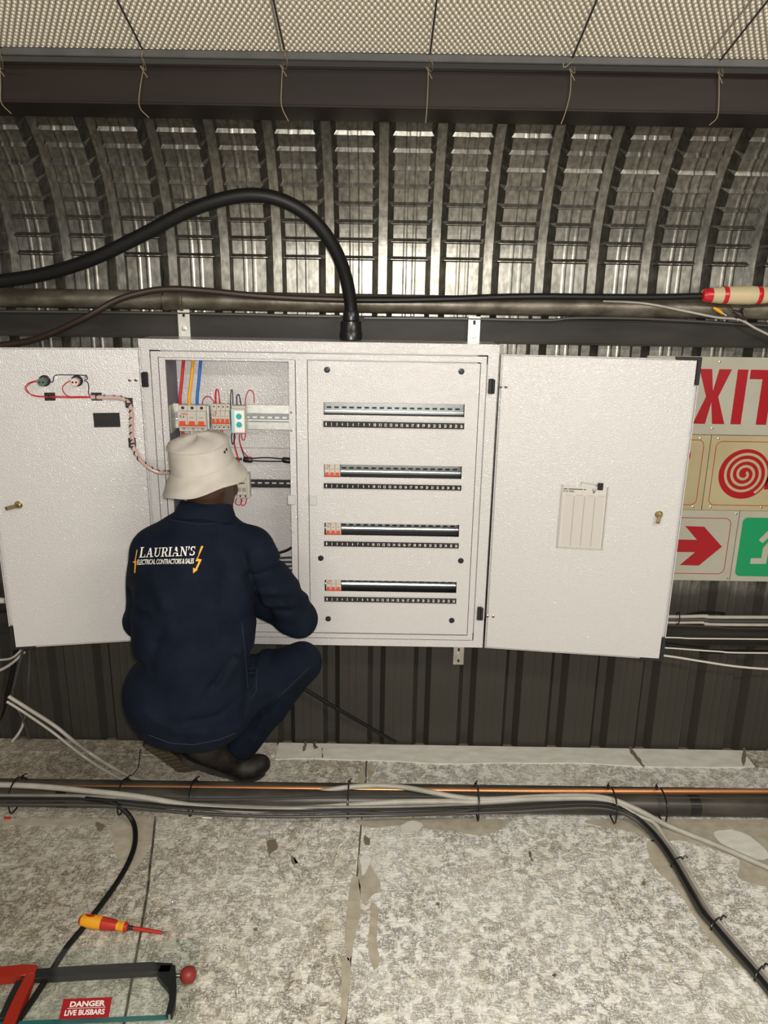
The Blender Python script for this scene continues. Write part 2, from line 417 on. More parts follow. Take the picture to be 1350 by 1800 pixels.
# ================================================================== SETTING
# ---- back wall: galvanised ribbed sheets that run up the wall and curl over in a crimped curve
WY, PITCH_R, RIB0 = 2.68, .1765, -.0184
ZS, RC = 1.80, .516
def wall_path():
    """(y, z, ny, nz outward normal, crimp amount)"""
    out = []
    for z in (-.02, .9, 1.70, ZS): out.append((WY, z, 1, 0, 0))
    s0, ds = .028, .0565
    rows = [(0.004, 0)]
    for k in range(10):
        c = s0+ds*k
        rows += [(c-.0055, 0), (c-.001, 1), (c+.001, 1), (c+.0100, 0), (c+.024, 0), (c+.038, 0)]
    for s, cr in rows:
        a = s/RC
        out.append((WY-RC+RC*math.cos(a), ZS+RC*math.sin(a), math.cos(a), math.sin(a), cr))
    return out
def wall_sheet_mesh():
    path = wall_path(); prof = []
    for r in range(4):
        x = r*PITCH_R
        prof += [(x-.034+(.0015 if r == 0 else 0), 0, 'e'), (x-.0145, .036, 'c'), (x+.0145, .036, 'c'), (x+.034, 0, 'E'), (x+.040, 0, 'p')]
        for bx in (.0735, .103):
            prof += [(x+bx-.0095, 0, 'p'), (x+bx-.0075, 0, 'p'), (x+bx-.0025, -.0012, 'p'), (x+bx+.0025, -.0012, 'p'), (x+bx+.0075, 0, 'p'), (x+bx+.0095, 0, 'p')]
        prof += [(x+PITCH_R-.040, 0, 'p')]
    prof += [(4*PITCH_R-.0355, 0, 'e')]
    vs = []; fs = []
    n = len(prof)
    for (y, z, ny, nz, cr) in path:
        for (x, d, t) in prof:
            dd = d; xx = x
            if cr:
                if t == 'p': dd = d-.0085
                elif t == 'e': dd = -.0075; xx = x+.007
                elif t == 'E': dd = -.0075; xx = x-.007
            vs.append((xx, y+ny*dd, z+nz*dd))
    for i in range(len(path)-1):
        for j in range(n-1): fs.append((i*n+j, i*n+j+1, (i+1)*n+j+1, (i+1)*n+j))
    me = bpy.data.meshes.new('roof_sheet'); me.from_pydata(vs, [], fs); me.update(); return me
wall = bpy.data.objects.new('wall_back', None); COL.objects.link(wall); wall.location = (0, WY, 0)
struct(wall, 'galvanised ribbed back wall curling over in a crimped curve under the beam', 'wall')
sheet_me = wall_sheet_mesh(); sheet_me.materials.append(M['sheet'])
sheet_me.flip_normals()
for k in range(-3, 4):
    o = bpy.data.objects.new('wall_sheet', sheet_me); COL.objects.link(o); o.parent = wall
    o.location = (RIB0-PITCH_R+k*4*PITCH_R, -WY, 0)
    sm = o.modifiers.new('thickness', 'SOLIDIFY'); sm.thickness = .0006; sm.offset = 1

# ---- floor: strand boards with real joints
flo = bpy.data.objects.new('floor', None); COL.objects.link(flo); struct(flo, 'scuffed white painted strand board floor with dark joints', 'floor')
def board(x0, x1, y0, y1, z0, z1, m, name='board'):
    mb = MB(); mb.box(x0, x1, y0, y1, z0, z1, .0015); return mb.build(name, m, flo)
JX0, JX1 = -.077, -.058     # joint between the two front boards (runs slightly askew)
def quad_board(pts, z0, z1, m, name='board'):
    mb = MB(); mb.prism(pts, z1-z0, Matrix.Translation((0, 0, z0))); return mb.build(name, m, flo, smooth=False)
quad_board([(-2.6, 2.285), (-2.6, -2.2), (-.145, -2.2), (-.0605, 2.285)], -.02, 0, M['osb_l'])
quad_board([(-.0555, 2.285), (-.139, -2.2), (2.6, -2.2), (2.6, 2.285)], -.02, 0, M['osb_r'])
jr = Pz(643, 1360, 0).x
board(-2.6, jr-.003, 2.29, 2.662, -.02, 0, M['osb_b'])
board(jr+.003, 2.6, 2.29, 2.662, -.02, 0, M['osb_r'])
board(-2.6, 2.6, -2.2, 2.72, -.03, -.0205, M['gapdirt'], 'underlay')
# thin strip laid along the foot of the wall
def strip(x0, x1, ya, yb, z0, z1, wave, m):
    n = 24; P = []
    for k in range(n+1):
        x = x0+(x1-x0)*k/n; P.append((x, ya+wave*math.sin(k*.55)+.35*wave*math.sin(k*1.3)))
    P += [(x1, yb), (x0, yb)]
    mb = MB(); mb.prism(P, z1-z0, Matrix.Translation((0, 0, z0))); return mb.build('edge_strip', m, flo, smooth=False)
sx = Pz(483, 1338, 0).x; sr = Pz(1312, 1330, 0).x
strip(sx, sr, 2.553, 2.664, .0005, .0045, .008, M['strip'])
strip(sr+.004, 2.6, 2.545, 2.664, .0005, .0045, .006, M['osb_b'])
strip(-2.6, sx-.006, 2.575, 2.664, .0005, .0035, .004, M['osb_b'])

# bare patches where the paint has peeled
def patch(pts, zz=.0006, name='bare_patch', m='bare', th=.0004):
    P = [Pz(x, y, 0) for x, y in pts]
    S = spline([(p.x, p.y, 0) for p in P], 3, True)
    rnd = random.Random(len(pts)*7+int(pts[0][0]))
    S = spline([(p.x+rnd.uniform(-.0025, .0025), p.y+rnd.uniform(-.0025, .0025), 0) for p in S], 4, True)
    S = [(p.x+rnd.uniform(-.0012, .0012), p.y+rnd.uniform(-.0012, .0012)) for p in S]
    mb = MB(); mb.prism(S, th, Matrix.Translation((0, 0, zz))); return mb.build(name, M[m], flo, smooth=False)
patch([(1052,1440),(1350,1440),(1900,1450),(1900,1600),(1352,1560),(1300,1512),(1240,1488),(1195,1478),(1150,1480),(1110,1462),(1050,1452)])
patch([(1140,1482),(1168,1478),(1200,1520),(1230,1568),(1270,1640),(1330,1700),(1320,1712),(1262,1668),(1225,1620),(1196,1570),(1160,1535),(1142,1510)])
patch([(640,1440),(880,1440),(890,1450),(850,1468),(800,1462),(760,1458),(700,1452),(655,1456)])
patch([(200,1440),(268,1440),(262,1490),(232,1530),(205,1500)])
patch([(632,1502),(660,1535),(668,1560),(650,1578),(634,1580)])
patch([(618,1550),(630,1545),(633,1600),(622,1660),(612,1690),(606,1640)])
patch([(600,1700),(616,1690),(612,1750),(606,1800),(602,1820)])
patch([(652,1590),(664,1600),(662,1640),(668,1690),(655,1705),(648,1660)])
patch([(552,1336),(585,1344),(600,1362),(605,1372),(598,1374),(588,1352),(560,1343)])
patch([(8,1440),(120,1440),(190,1442),(180,1450),(90,1452),(10,1450)])

# chips, nail heads and dark flecks in the paint
for k, pts in enumerate(([(536,1306),(538,1306),(537,1320),(533,1322),(534,1312)], [(550,1308),(557,1307),(555,1313),(560,1316),(553,1318),(551,1313)], [(566,1318),(567,1318),(567,1332),(565,1332)],
        [(512,1504),(517,1508),(518,1516),(523,1518),(516,1520),(512,1512)], [(470,1480),(484,1476),(488,1490),(478,1498),(474,1506),(470,1494)], [(1128,1552),(1134,1550),(1134,1557),(1130,1556)],
        [(972,1714),(977,1712),(976,1718)], [(930,1500),(932,1496),(936,1512),(933,1514)], [(1108,1314),(1112,1318),(1122,1332),(1132,1348),(1128,1348),(1114,1332),(1106,1320)], [(1305,1318),(1309,1317),(1311,1335),(1306,1350),(1304,1334)],
        [(446,1632),(452,1630),(452,1636),(447,1637)], [(168,1446),(182,1450),(182,1458),(172,1460)], [(640,1470),(650,1476),(648,1486),(640,1484)], [(766,1590),(772,1588),(771,1594)])):
    patch(pts, .0048 if pts[0][1] < 1330 else .0010, 'paint_chip', 'gapdirt')
patch([(630,1380),(632,1362),(640,1350),(642,1372)], .0006); patch([(648,1342),(658,1348),(656,1362),(646,1368)], .0006)
patch([(705,1452),(722,1444),(742,1448),(738,1458),(718,1464),(708,1466)], .0012, 'paint_flake', 'strip')
patch([(1258,1462),(1300,1462),(1344,1492),(1350,1510),(1318,1508),(1285,1492),(1262,1478)], .0012, 'paint_flake', 'strip')
patch([(634,1508),(646,1505),(652,1514),(645,1528),(638,1540),(634,1530)], .0012, 'paint_flake', 'strip')

# ---- ceiling: bubble-foil insulation under the sloping roof, sagging between wires
CY0, CZ0, CT = 2.15, Pt(675, 95, 2.15).z, math.tan(math.radians(18.3))
cei = bpy.data.objects.new('ceiling', None); COL.objects.link(cei); struct(cei, 'sloping bubble foil insulation under the roof', 'ceiling')
mb = MB()
mb.faces([(-2.8, CY0, CZ0), (2.8, CY0, CZ0), (2.8, -2.2, CZ0+(CY0+2.2)*CT), (-2.8, -2.2, CZ0+(CY0+2.2)*CT),
          (-2.8, CY0, CZ0+.02), (2.8, CY0, CZ0+.02), (2.8, -2.2, CZ0+.02+(CY0+2.2)*CT), (-2.8, -2.2, CZ0+.02+(CY0+2.2)*CT)],
         [(0,1,2,3),(7,6,5,4),(0,4,5,1),(2,6,7,3),(0,3,7,4),(1,5,6,2)])
mb.build('foil_sheet', M['foil_back'], cei, smooth=False)
def bubbles():
    sp = .0142; rows = 52; ncol = int(3.6/sp)
    nseg = 6; prof = [(.0064, 0.0), (.0054, .0034), (.0028, .0052)]
    cs, sn = math.cos(math.atan(CT)), math.sin(math.atan(CT))
    ang = np.arange(nseg)*2*np.pi/nseg
    loc = []
    for r, h in prof:
        for a in ang: loc.append((r*math.cos(a), r*math.sin(a), -h))
    loc.append((0, 0, -.0056)); loc = np.array(loc); nv = len(loc)
    tri = []
    for i in range(2):
        for k in range(nseg):
            l = (k+1) % nseg; tri.append((i*nseg+k, (i+1)*nseg+k, (i+1)*nseg+l, i*nseg+l))
    cap = [(2*nseg+k, 3*nseg, 2*nseg+(k+1) % nseg) for k in range(nseg)]
    V = []; F = []; b = 0
    for r in range(rows):
        d = .006+r*sp*.866
        for c in range(ncol):
            x = -1.8+c*sp+(sp/2 if r % 2 else 0)
            p = loc.copy()
            X = x+p[:, 0]; D = d+p[:, 1]; H = p[:, 2]
            V.append(np.stack([X, CY0-D*cs+H*sn, CZ0+D*sn+H*cs], 1))
            for f in tri: F.append(tuple(b+i for i in f))
            for f in cap: F.append(tuple(b+i for i in f))
            b += nv
    me = bpy.data.meshes.new('bubbles'); me.from_pydata(np.concatenate(V).tolist(), [], F); me.update()
    o = link('bubbles', me, M['foil'], cei, None, True, 80); o['kind'] = 'stuff'
    return o
bubbles()
def on_ceil(x, y, drop=.006):
    d = ray(x, y); n = Vector((0, CT, 1)).normalized()
    p0 = Vector((0, CY0, CZ0-drop)); t = (p0-EYEV).dot(n)/d.dot(n); return EYEV+d*t
# overlap seams of the foil
for a, b in (((472, -20), (494, 92)), ((1338, -20), (1236, 106))):
    A, B = on_ceil(*a, .0065), on_ceil(*b, .0065); A = A+(A-B)*2.0
    mb = MB(); mb.tube([A, B], .0022, 5, 1); mb.build('foil_seam', M['foil_back'], cei)

# ---- steel edge bar, beam, wall girts
def hbar(name, Y0, Y1, z0, z1, m, label, x0=-2.6, x1=2.6, lips=()):
    mb = MB(); mb.box(x0, x1, Y0, Y1, z0, z1, .002)
    for l in lips: mb.box(x0, x1, *l, .0012)
    o = mb.build(name, m, None, (0, (Y0+Y1)/2, z0)); struct(o, label, 'beam'); return o
z_a, z_b = Pt(675, 96.5, 2.14).z, Pt(675, 108, 2.14).z
hbar('trim_1', 2.136, 2.15, z_b, z_a+.004, M['edge'], 'dark grey flat bar holding the lower edge of the bubble foil')
bz0, bz1 = Pt(675, 190, 2.2).z, Pt(675, 119, 2.2).z
hbar('trim_2', 2.203, 2.375, bz0, bz1-.004, M['beam'], 'deep brown black steel beam running below the bubble foil',
     lips=((2.198, 2.206, bz1-.006, bz1), (2.199, 2.206, bz0-.001, bz0+.005)))
gz0, gz1 = Pt(675, 601, 2.645).z, Pt(675, 556, 2.645).z
hbar('trim_3', 2.645, 2.679, gz0, gz1, M['girt'], 'dark grey steel girt behind the top of the cabinet', lips=((2.642, 2.646, gz0, gz0+.006), (2.642, 2.646, gz1-.006, gz1)))
lz1, lz0 = Pt(1260, 1100, 2.645).z, Pt(1260, 1136, 2.645).z
hbar('trim_4', 2.65, 2.679, lz0, lz1, M['girt'], 'lower dark steel girt behind the cable bundle at the right')

# ================================================================== TIE WIRES ON THE BEAM
tie = [((200,-12),(250,86),[(249,100),(252,120),(247,150),(245,187),(262,207)], 'first tie wire from the left, knotted round the beam'),
       ((478,-12),(500,88),[(501,100),(497,118),(495,150),(495,186),(507,213)], 'tie wire on the beam above the black cable arch'),
       ((769,-12),(756,95),[(756,105),(753,122),(752,160),(750,196),(748,216)], 'tie wire hanging over the beam just right of the centre'),
       ((1054,-12),(1006,102),[(1005,112),(1004,125),(1002,165),(993,200),(986,218)], 'fourth tie wire along the beam, with a curl at its knot'),
       ((1360,-12),(1266,106),[(1265,115),(1264,130),(1264,170),(1261,205),(1247,220)], 'rightmost tie wire hanging over the dark beam'),
       ((-85,-12),(0,84),[(0,96),(0,118),(1,150),(2,180),(20,200)], 'leftmost tie wire at the edge of the photo')]
for a, b, tail, lab in tie:
    A, B = on_ceil(*a, .009), on_ceil(*b, .009); A2 = A+(A-B)*3
    root = thing('tie_wire', lab, 'wire', B, 'tie wires holding the bubble foil to the beam')
    mb = MB(); mb.tube([A2, A, B], .0024, 6, 3); mb.build('stretched_wire', M['dark_wire'], root)
    T = [Vector((B.x, 2.132, B.z-.004))]+[Pt(x, y, 2.134 if y < 112 else 2.194) for x, y in tail]
    mb = MB(); mb.tube(T, .0013, 5, 4)
    k = Pt(tail[1][0], tail[1][1], 2.19)
    mb.tube([T[1], T[1]+Vector((.006, -.006, -.01)), k+Vector((.008, -.004, -.006)), k+Vector((-.006, -.006, .004)), k+Vector((.010, -.003, -.022))], .0012, 5, 4)
    mb.build('hanging_tail', M['twine'], root)
mb = MB(); q = Pt(1000, 118, 2.13)
mb.tube([q+Vector((.006, 0, .012)), q+Vector((-.012, -.005, -.002)), q+Vector((-.016, -.006, .008))], .0013, 5, 5)
tag(mb.build('wire_curl', M['twine'], None, (0, 0, 0)), 'short curled end of wire below the fourth knot', 'wire')

# ================================================================== PIPE AND CABLES ABOVE THE CABINET
pz = Pt(675, 534, 2.638).z
root = thing('steel_pipe', 'weathered steel water pipe running along the wall above the cabinet', 'pipe', (0, 2.638, pz))
mb = MB(); mb.cyl((-2.5, 2.638, pz), (2.5, 2.638, pz), .031, n=20); mb.build('pipe_run', M['pipe'], root)
mb = MB(); cx = Pt(307, 530, 2.645).x
mb.lathe([(.031, -.034), (.035, -.032), (.035, -.022), (.0335, -.02), (.0335, .018), (.036, .022), (.036, .032), (.031, .034)],
         Matrix.Translation((cx, 2.638, pz)) @ Matrix.Rotation(math.pi/2, 4, 'Y'), 20)
mb.build('coupling', M['pipe'], root)
mb = MB()
mb.tube([Pt(283, 545, 2.612), Pt(285, 520, 2.609), Pt(287, 495, 2.59), Pt(287, 474, 2.57)], .0022, 5, 4)
tag(mb.build('cable_tie_tail', M['black_gloss'], None, (0, 0, 0)), 'upright black cable tie tail standing beside the pipe coupling', 'cable tie')

def cable(name, label, pts, r, m, group=None, n=10, k=8, cat='cable', loc=None):
    mb = MB(); mb.tube(pts, r, n, k)
    o = mb.build(name, M[m], None, loc or tuple(pts[0])); tag(o, label, cat, group); return o
def path(px, Y): 
    return [Pt(p[0], p[1], p[2] if len(p) > 2 else Y) for p in px]
root = thing('power_cable', 'thick black power cable arching over the cabinet into its gland', 'cable', Pt(617, 590, 2.55))
mb = MB(); mb.tube(path([(-120,508,2.5),(0,494,2.5),(80,481,2.49),(160,456,2.47),(250,413,2.45),(330,371,2.43),(400,348,2.42),(455,343,2.42),(505,356,2.43),(550,386,2.45),(585,431,2.48),(606,480,2.52),(616,530,2.55),(617,566,2.555)], 0), .0205, 14, 8)
mb.build('sheath', M['black'], root)
g = Pt(617, 597, 2.553)
mb = MB(); mb.lathe([(.022, .094), (.025, .088), (.0262, .068), (.026, .064), (.033, .060), (.034, .030), (.036, .027), (.036, .004), (.030, .001)], Matrix.Translation((g.x, 2.553, 1.5715)), 12)
mb.build('cable_gland', M['black_gloss'], root)
cable('brown_cable', 'dark brown cable rising from the left edge onto the steel pipe', path([(-60,612,2.58),(30,603,2.58),(80,590,2.57),(150,558,2.56),(205,528,2.57),(255,513,2.58),(300,508,2.585),(360,511,2.59),(440,519,2.592),(520,524,2.594),(612,527,2.594)], 0), .0105, 'brown_cable')
cable('black_cable', 'black cable lying along the steel pipe to the red and cream float', path([(618,527,2.592),(700,527,2.592),(800,525,2.592),(880,522,2.595),(960,521,2.59),(1060,522,2.59),(1160,522,2.585),(1240,520,2.58)], 0), .0105, 'black')
f0, f1 = Pt(1234, 519, 2.58), Pt(1402, 519, 2.58)
ax = (f1-f0).normalized(); fm = frame_m(f0, Vector((0, 0, 1)), ax.cross(Vector((0, 0, 1))), ax)
L = (f1-f0).length
root = thing('painted_float', 'cream wooden float with red painted bands on the pipe at the right', 'float', f0)
u = L/168.0
prof = [(.012,0),(.0185,2*u),(.0215,8*u),(.0225,16*u),(.0235,18*u),(.0265,34*u),(.0275,42*u),(.0290,60*u),(.0295,85*u),(.0280,95*u),(.0275,103*u),(.0240,125*u),(.021,150*u),(.015,168*u)]
mb = MB(); mb.lathe(prof, fm, 18); mb.build('wooden_body', M['cream_wood'], root)
for a, b, ra, rb, nm in ((0, 16.5, .0195, .0232, 'red_tip'), (35, 43, .0270, .0281, 'red_band'), (94, 102, .0286, .0281, 'red_band')):
    mb = MB(); pr_ = [(ra-.004, a*u-.0005), (ra, a*u), ((ra+rb)/2+.0009, (a+b)/2*u), (rb, b*u), (rb-.004, b*u+.0005)] 
    if nm == 'red_tip': pr_ = [(.010, -1*u), (.0188, 1*u), (.0222, 7*u), (.0236, 16.5*u), (.02, 17*u)]
    mb.lathe(pr_, fm, 18); mb.build(nm, M['float_red'], root)
cable('thin_pale_cable', 'thin pale cable slanting across the pipe below the float', path([(1060,529,2.61),(1130,533,2.605),(1200,546,2.60),(1260,558,2.60),(1300,562,2.60),(1330,578,2.60),(1380,602,2.60)], 0), .0038, 'grey_cable', n=6)
mb = MB(); c = Pt(1299, 553, 2.60)
mb.tube([c+Vector((-.02,0,.012)), c+Vector((0,-.012,.0)), c+Vector((.016,-.006,-.012)), c+Vector((.008,.0,.016)), c+Vector((-.012,-.008,-.01))], .006, 6, 6)
mb.tube(path([(1280,536,2.60),(1288,545,2.595),(1296,552,2.592)], 0), .0025, 5, 3)
tag(mb.build('tape_knot', M['brown_cable'], None, tuple(c)), 'dark knot of tape holding the thin pale cable to the pipe', 'tape')
root = thing('small_brush', 'tiny orange tipped stub caught in the wires under the float', 'stub', Pt(1262, 545, 2.60))
mb = MB(); mb.tube(path([(1254,541,2.598),(1262,545,2.596),(1270,551,2.595)], 0), [.004, .0062, .004], 8, 3); mb.build('orange_sleeve', M['yellow'], root)
mb = MB(); mb.tube(path([(1269,550,2.595),(1277,555,2.594)], 0), .0022, 6, 2); mb.build('metal_pin', M['steel'], root)
cable('thin_black_cable', 'thin black cable lying on the girt left of the gland', path([(-40,547,2.63),(200,549,2.63),(400,552,2.63),(520,555,2.63),(600,556,2.63)], 0), .005, 'dark_cable', n=6)
cable('thin_black_cable', 'pair of thin dark cables lying on the girt toward the right', path([(640,559,2.63),(800,560,2.63),(960,563,2.63),(1010,559,2.63),(1150,561,2.63),(1400,575,2.63)], 0), .005, 'dark_cable', n=6)

# ================================================================== MOUNTING STRUTS
z_t = Pt(320, 543, 2.605).z
xs1, xs2 = Pt(320, 570, 2.60).x, Pt(835, 575, 2.60).x
zb = Pt(808, 1174, 2.60).z
def strut(x, ztop, lab):
    root = thing('mounting_strut', lab, 'strut', (x, 2.62, zb), 'galvanised struts behind the cabinet')
    mb = MB(); w = .0195
    plate(mb, x-w, x+w, zb, ztop, 2.626, 2.6285, [(x-.004, x+.004, ztop-.026, ztop-.012), (x-.004, x+.004, zb+.010, zb+.022), (x-.004, x+.004, zb+.056, zb+.068)])
    mb.box(x-w, x-w+.002, 2.6285, 2.6435, zb, ztop); mb.box(x+w-.002, x+w, 2.6285, 2.6435, zb, ztop)
    mb.build('channel', M['galv'], root)
    for zz in (ztop-.064, zb+.040):
        mb = MB(); R = Matrix.Translation((x, 2.626, zz)) @ Matrix.Rotation(math.pi/2, 4, 'X')
        mb.lathe([(.0005, .0), (.0085, .0), (.0085, .0015), (.0055, .002), (.0055, .006), (.0005, .0062)], R, 12); mb.build('bolt', M['steel'], root)
strut(xs1, z_t, 'galvanised strut showing above the left side of the cabinet under the coupling')
strut(xs2, Pt(835, 557, 2.605).z, 'galvanised strut showing above and below the right side of the cabinet')

# ================================================================== ELECTRICAL CABINET
CF, CB = 2.48, 2.6255
CX0, CX1, CZB, CZT = -.785, .356, .522, 1.571
cab = thing('electrical_cabinet', 'big white double door electrical cabinet hung open on the back wall', 'cabinet', ((CX0+CX1)/2, CF, CZB))
def X(px, py=900): return Pt(px, py, CF).x
def Zc(py, px=675): return Pt(px, py, CF).z
wL, wT, wB, wR = .033, .034, .026, .034
mb = MB()
t = .002
mb.box(CX0, CX1, CB-.002, CB, CZB, CZT)                                           # back
mb.box(CX0, CX0+t, CF, CB, CZB, CZT); mb.box(CX1-t, CX1, CF, CB, CZB, CZT)
mb.box(CX0, CX1, CF, CB, CZB, CZB+t); mb.box(CX0, CX1, CF, CB, CZT-t, CZT)
plate(mb, CX0, CX1, CZB, CZT, CF-.002, CF+.004, [(CX0+wL, CX1-wR, CZB+wB, CZT-wT)])
mb.build('shell', M['white'], cab, smooth=False)
# rain gutter frame: a second rim set slightly back, with a shadow gap each side
mb = MB(); a = .004
plate(mb, CX0+wL+a, CX1-wR-a, CZB+wB+a, CZT-wT-a, CF-.005, CF+.02, [(CX0+wL+.026, CX1-wR-.022, CZB+wB+.020, CZT-wT-.022)])
mb.build('gutter_frame', M['white'], cab, smooth=False)
mb = MB(); mb.box(CX0+.01, CX1-.01, CF+.016, CF+.02, CZB+.01, CZB+wB+.022); mb.box(CX0+.01, CX1-.01, CF+.016, CF+.02, CZT-wT-.03, CZT-.01)
mb.box(CX0+.01, CX0+wL+.03, CF+.016, CF+.02, CZB+.01, CZT-.01); mb.box(CX1-wR-.03, CX1-.01, CF+.016, CF+.02, CZB+.01, CZT-.01)
mb.build('gutter_back', M['white_smooth'], cab, smooth=False)
pxL, pxR = CX0+wL+.028, X(518, 632)
rxL, rxR = X(541, 632), CX1-wR-.024
zB, zT = CZB+wB+.022, CZT-wT-.024
# centre mullion
mb = MB(); mb.box(pxR+.002, rxL-.002, CF+.001, CF+.03, zB-.004, zT+.004, .001); mb.build('mullion', M['white'], cab, smooth=False)
# left wiring compartment frame and interior
oxL, oxR, ozB, ozT = X(290, 633), X(507, 633), .600, Zc(634, 400)
mb = MB(); plate(mb, pxL, pxR, zB, zT, CF-.001, CF+.004, [(oxL, oxR, ozB, ozT)])
mb.build('compartment_frame', M['white'], cab, smooth=False)
IY = 2.612
for xx in (oxL-.001, oxR+.001):
    mb = MB(); mb.box(xx-.001, xx+.001, CF+.004, IY, ozB, ozT); mb.build('compartment_side', M['grey_side_shade'], cab, smooth=False)
zs_ = Pt(480, 788, IY).z
for a, b, nm in ((zs_+.001, zT, 'back_plate'), (zB, zs_-.001, 'back_plate')):
    mb = MB(); mb.box(pxL, pxR, IY, IY+.003, a, b, .0008); mb.build(nm, M['white'], cab, smooth=False)
# screws on the compartment frame
def screw_head(mb, x, y, z, r=.005, h=.0025):
    mb.lathe([(.0003, 0), (r, 0), (r*.95, h*.5), (r*.5, h), (.0003, h)], Matrix.Translation((x, y, z)) @ Matrix.Rotation(math.pi/2, 4, 'X'), 10)
for px, py in ((283.5,720),(285,751),(512,725),(512,757),(515.5,935)):
    mb = MB(); q = Pt(px, py, CF-.001); screw_head(mb, q.x, CF-.001, q.z, .0036 if py < 900 else .002); mb.build('screw', M['steel'], cab)
# latches either side of the mullion
for px, py in ((513, 878), (551, 879)):
    q = Pt(px, py, CF); mb = MB(); mb.box(q.x-.0135, q.x+.0135, CF-.010, CF+.001, q.z-.016, q.z+.016, .002); mb.build('latch', M['white_smooth'], cab, smooth=False)
# right cover with four breaker slots
slots = [(569, 707, 816, 731), (569, 816, 811, 840), (570.5, 918.5, 805.5, 941.5), (571.5, 1019, 802.5, 1040)]
sl = []
for a, b, c, d in slots:
    p, q = Pt(a, b, CF), Pt(c, d, CF); zc = (p.z+q.z)/2; 
    p2, q2 = Pt(a, b, CF), Pt(a, d, CF); h = Pt((a+c)/2, b+1.5, CF).z-Pt((a+c)/2, d, CF).z
    zm = (Pt((a+c)/2, b+1.5, CF).z+Pt((a+c)/2, d, CF).z)/2
    sl.append((p.x, q.x, zm-h/2, zm+h/2))
sx0 = sum(s[0] for s in sl)/4; sx1 = sum(s[1] for s in sl)/4
sl = [(sx0, sx1, s[2], s[3]) for s in sl]
mb = MB(); plate(mb, rxL, rxR, zB+.002, zT-.002, CF-.004, CF-.001, sl); mb.build('slotted_cover', M['white'], cab, smooth=False)
for (a, b, c, d) in sl:                         # dark tray behind every slot and the rail inside it
    mb = MB(); mb.box(a-.01, b+.01, CF+.082, CF+.084, c-.02, d+.02); mb.box(a-.006, a-.004, CF, CF+.082, c-.02, d+.02); mb.box(b+.004, b+.006, CF, CF+.082, c-.02, d+.02)
    mb.box(a-.01, b+.01, CF, CF+.082, c-.022, c-.02); mb.box(a-.01, b+.01, CF, CF+.082, d+.02, d+.022)
    mb.build('slot_tray', M['tool_black'], cab, smooth=False)
def din_rail(x0, x1, zc, y, m, slotted=True, hh=.0175):
    """35 mm top-hat rail: raised middle web with slots, turned flanges above and below"""
    mb = MB(); hs = []
    if slotted:
        n = int((x1-x0)/.025)
        hs = [(x0+.008+k*.025, x0+.023+k*.025, zc-.003, zc+.003) for k in range(n) if x0+.023+k*.025 < x1-.002]
    plate(mb, x0, x1, zc-hh*.68, zc+hh*.68, y+.0075, y+.0085, hs)
    for s in (-1, 1):
        mb.box(x0, x1, y, y+.0085, zc+s*hh*.68-.0005, zc+s*hh*.68+.0005)
        mb.box(x0, x1, y-.0005, y+.0005, zc+s*hh*.66, zc+s*hh)
    return mb.build('din_rail', M[m], cab, smooth=False)
rail_y = CF+.052
RZ = []
for i, (a, b, c, d) in enumerate(sl):
    zc = d-.0255
    RZ.append(zc); din_rail(a-.003, b+.003, zc, rail_y, 'zinc')
# number strips
strips = [(568, 740, 816, 751), (569, 849, 810, 858.5), (570, 950.5, 806, 960), (570, 1047.5, 802, 1057)]
for (a, b, c, d) in strips:
    xm = (a+c)/2; zt, zb_ = Pt(xm, b+1.5, CF).z, Pt(xm, d+1.0, CF).z
    mb = MB(); mb.mi = 0
    mb.box(sx0-.003, sx1+.003, CF-.0065, CF-.004, zb_-.004, zt+.004, .0006)
    holder = mb.build('label_holder', M['white_smooth'], cab, smooth=False)
    mb = MB(); x0, x1 = sx0-.001, sx1+.001
    mb.box(x0, x1, CF-.0072, CF-.0065, zb_, zt)
    mb.mi = 1; pitch = (x1-x0)/26
    Mt = frame_m((x0, CF-.0074, zb_), (1, 0, 0), (0, 0, 1), (0, -1, 0))
    hh = zt-zb_
    for k in range(26):
        s = str(k+1); w = pitch*(.17 if len(s) == 1 else .42)
        cx = (k+.5)*pitch
        text_fit(mb, s, cx-w/2, hh*.24, cx+w/2, hh*.76, Mt, .02)
    mb.build('number_strip', [M['black_gloss'], M['ink_white']], holder, smooth=False, recalc=False)
for px, py in ((575,650),(811,653),(564,981),(810,985.5),(577,1087.5),(794,1090.5)):
    q = Pt(px, py, CF-.004); mb = MB()
    mb.lathe([(.0005, 0), (.0098, 0), (.0098, .002), (.0085, .004), (.006, .0045), (.0055, .0035), (.0005, .0035)], Matrix.Translation((q.x, CF-.004, q.z)) @ Matrix.Rotation(math.pi/2, 4, 'X'), 18)
    mb.box(q.x-.005, q.x+.005, CF-.0088, CF-.0075, q.z-.0008, q.z+.0008); mb.build('cover_plug', M['black_gloss'], cab)

# wiring rails in the left compartment
ry = 2.560
def rail_plate(x0, x1, zt, zb_, y, m):
    mb = MB(); mb.box(x0, x1, y, y+.002, zb_, zt, .0006); return mb.build('rail_plate', M[m], cab, smooth=False)
zt1, zb1 = Pt(470, 712, ry).z, Pt(470, 755, ry).z
rail_plate(oxL-.0, oxR+.0, zt1, zb1, ry, 'zinc_white')
din_rail(oxL+.001, oxR-.001, (zt1+zb1)/2, ry-.009, 'zinc', True, .0150)
mb = MB(); q = Pt(298, 732, 2.555)
mb.box(oxL+.001, oxL+.003, CF+.012, ry, zb1-.004, zt1+.004); mb.build('rail_bracket', M['zinc_white'], cab, smooth=False)
mb = MB(); mb.box(oxR-.003, oxR-.001, CF+.012, ry, zb1-.004, zt1+.004); mb.build('rail_bracket', M['zinc_white'], cab, smooth=False)
z2 = Pt(470, 850, 2.59).z
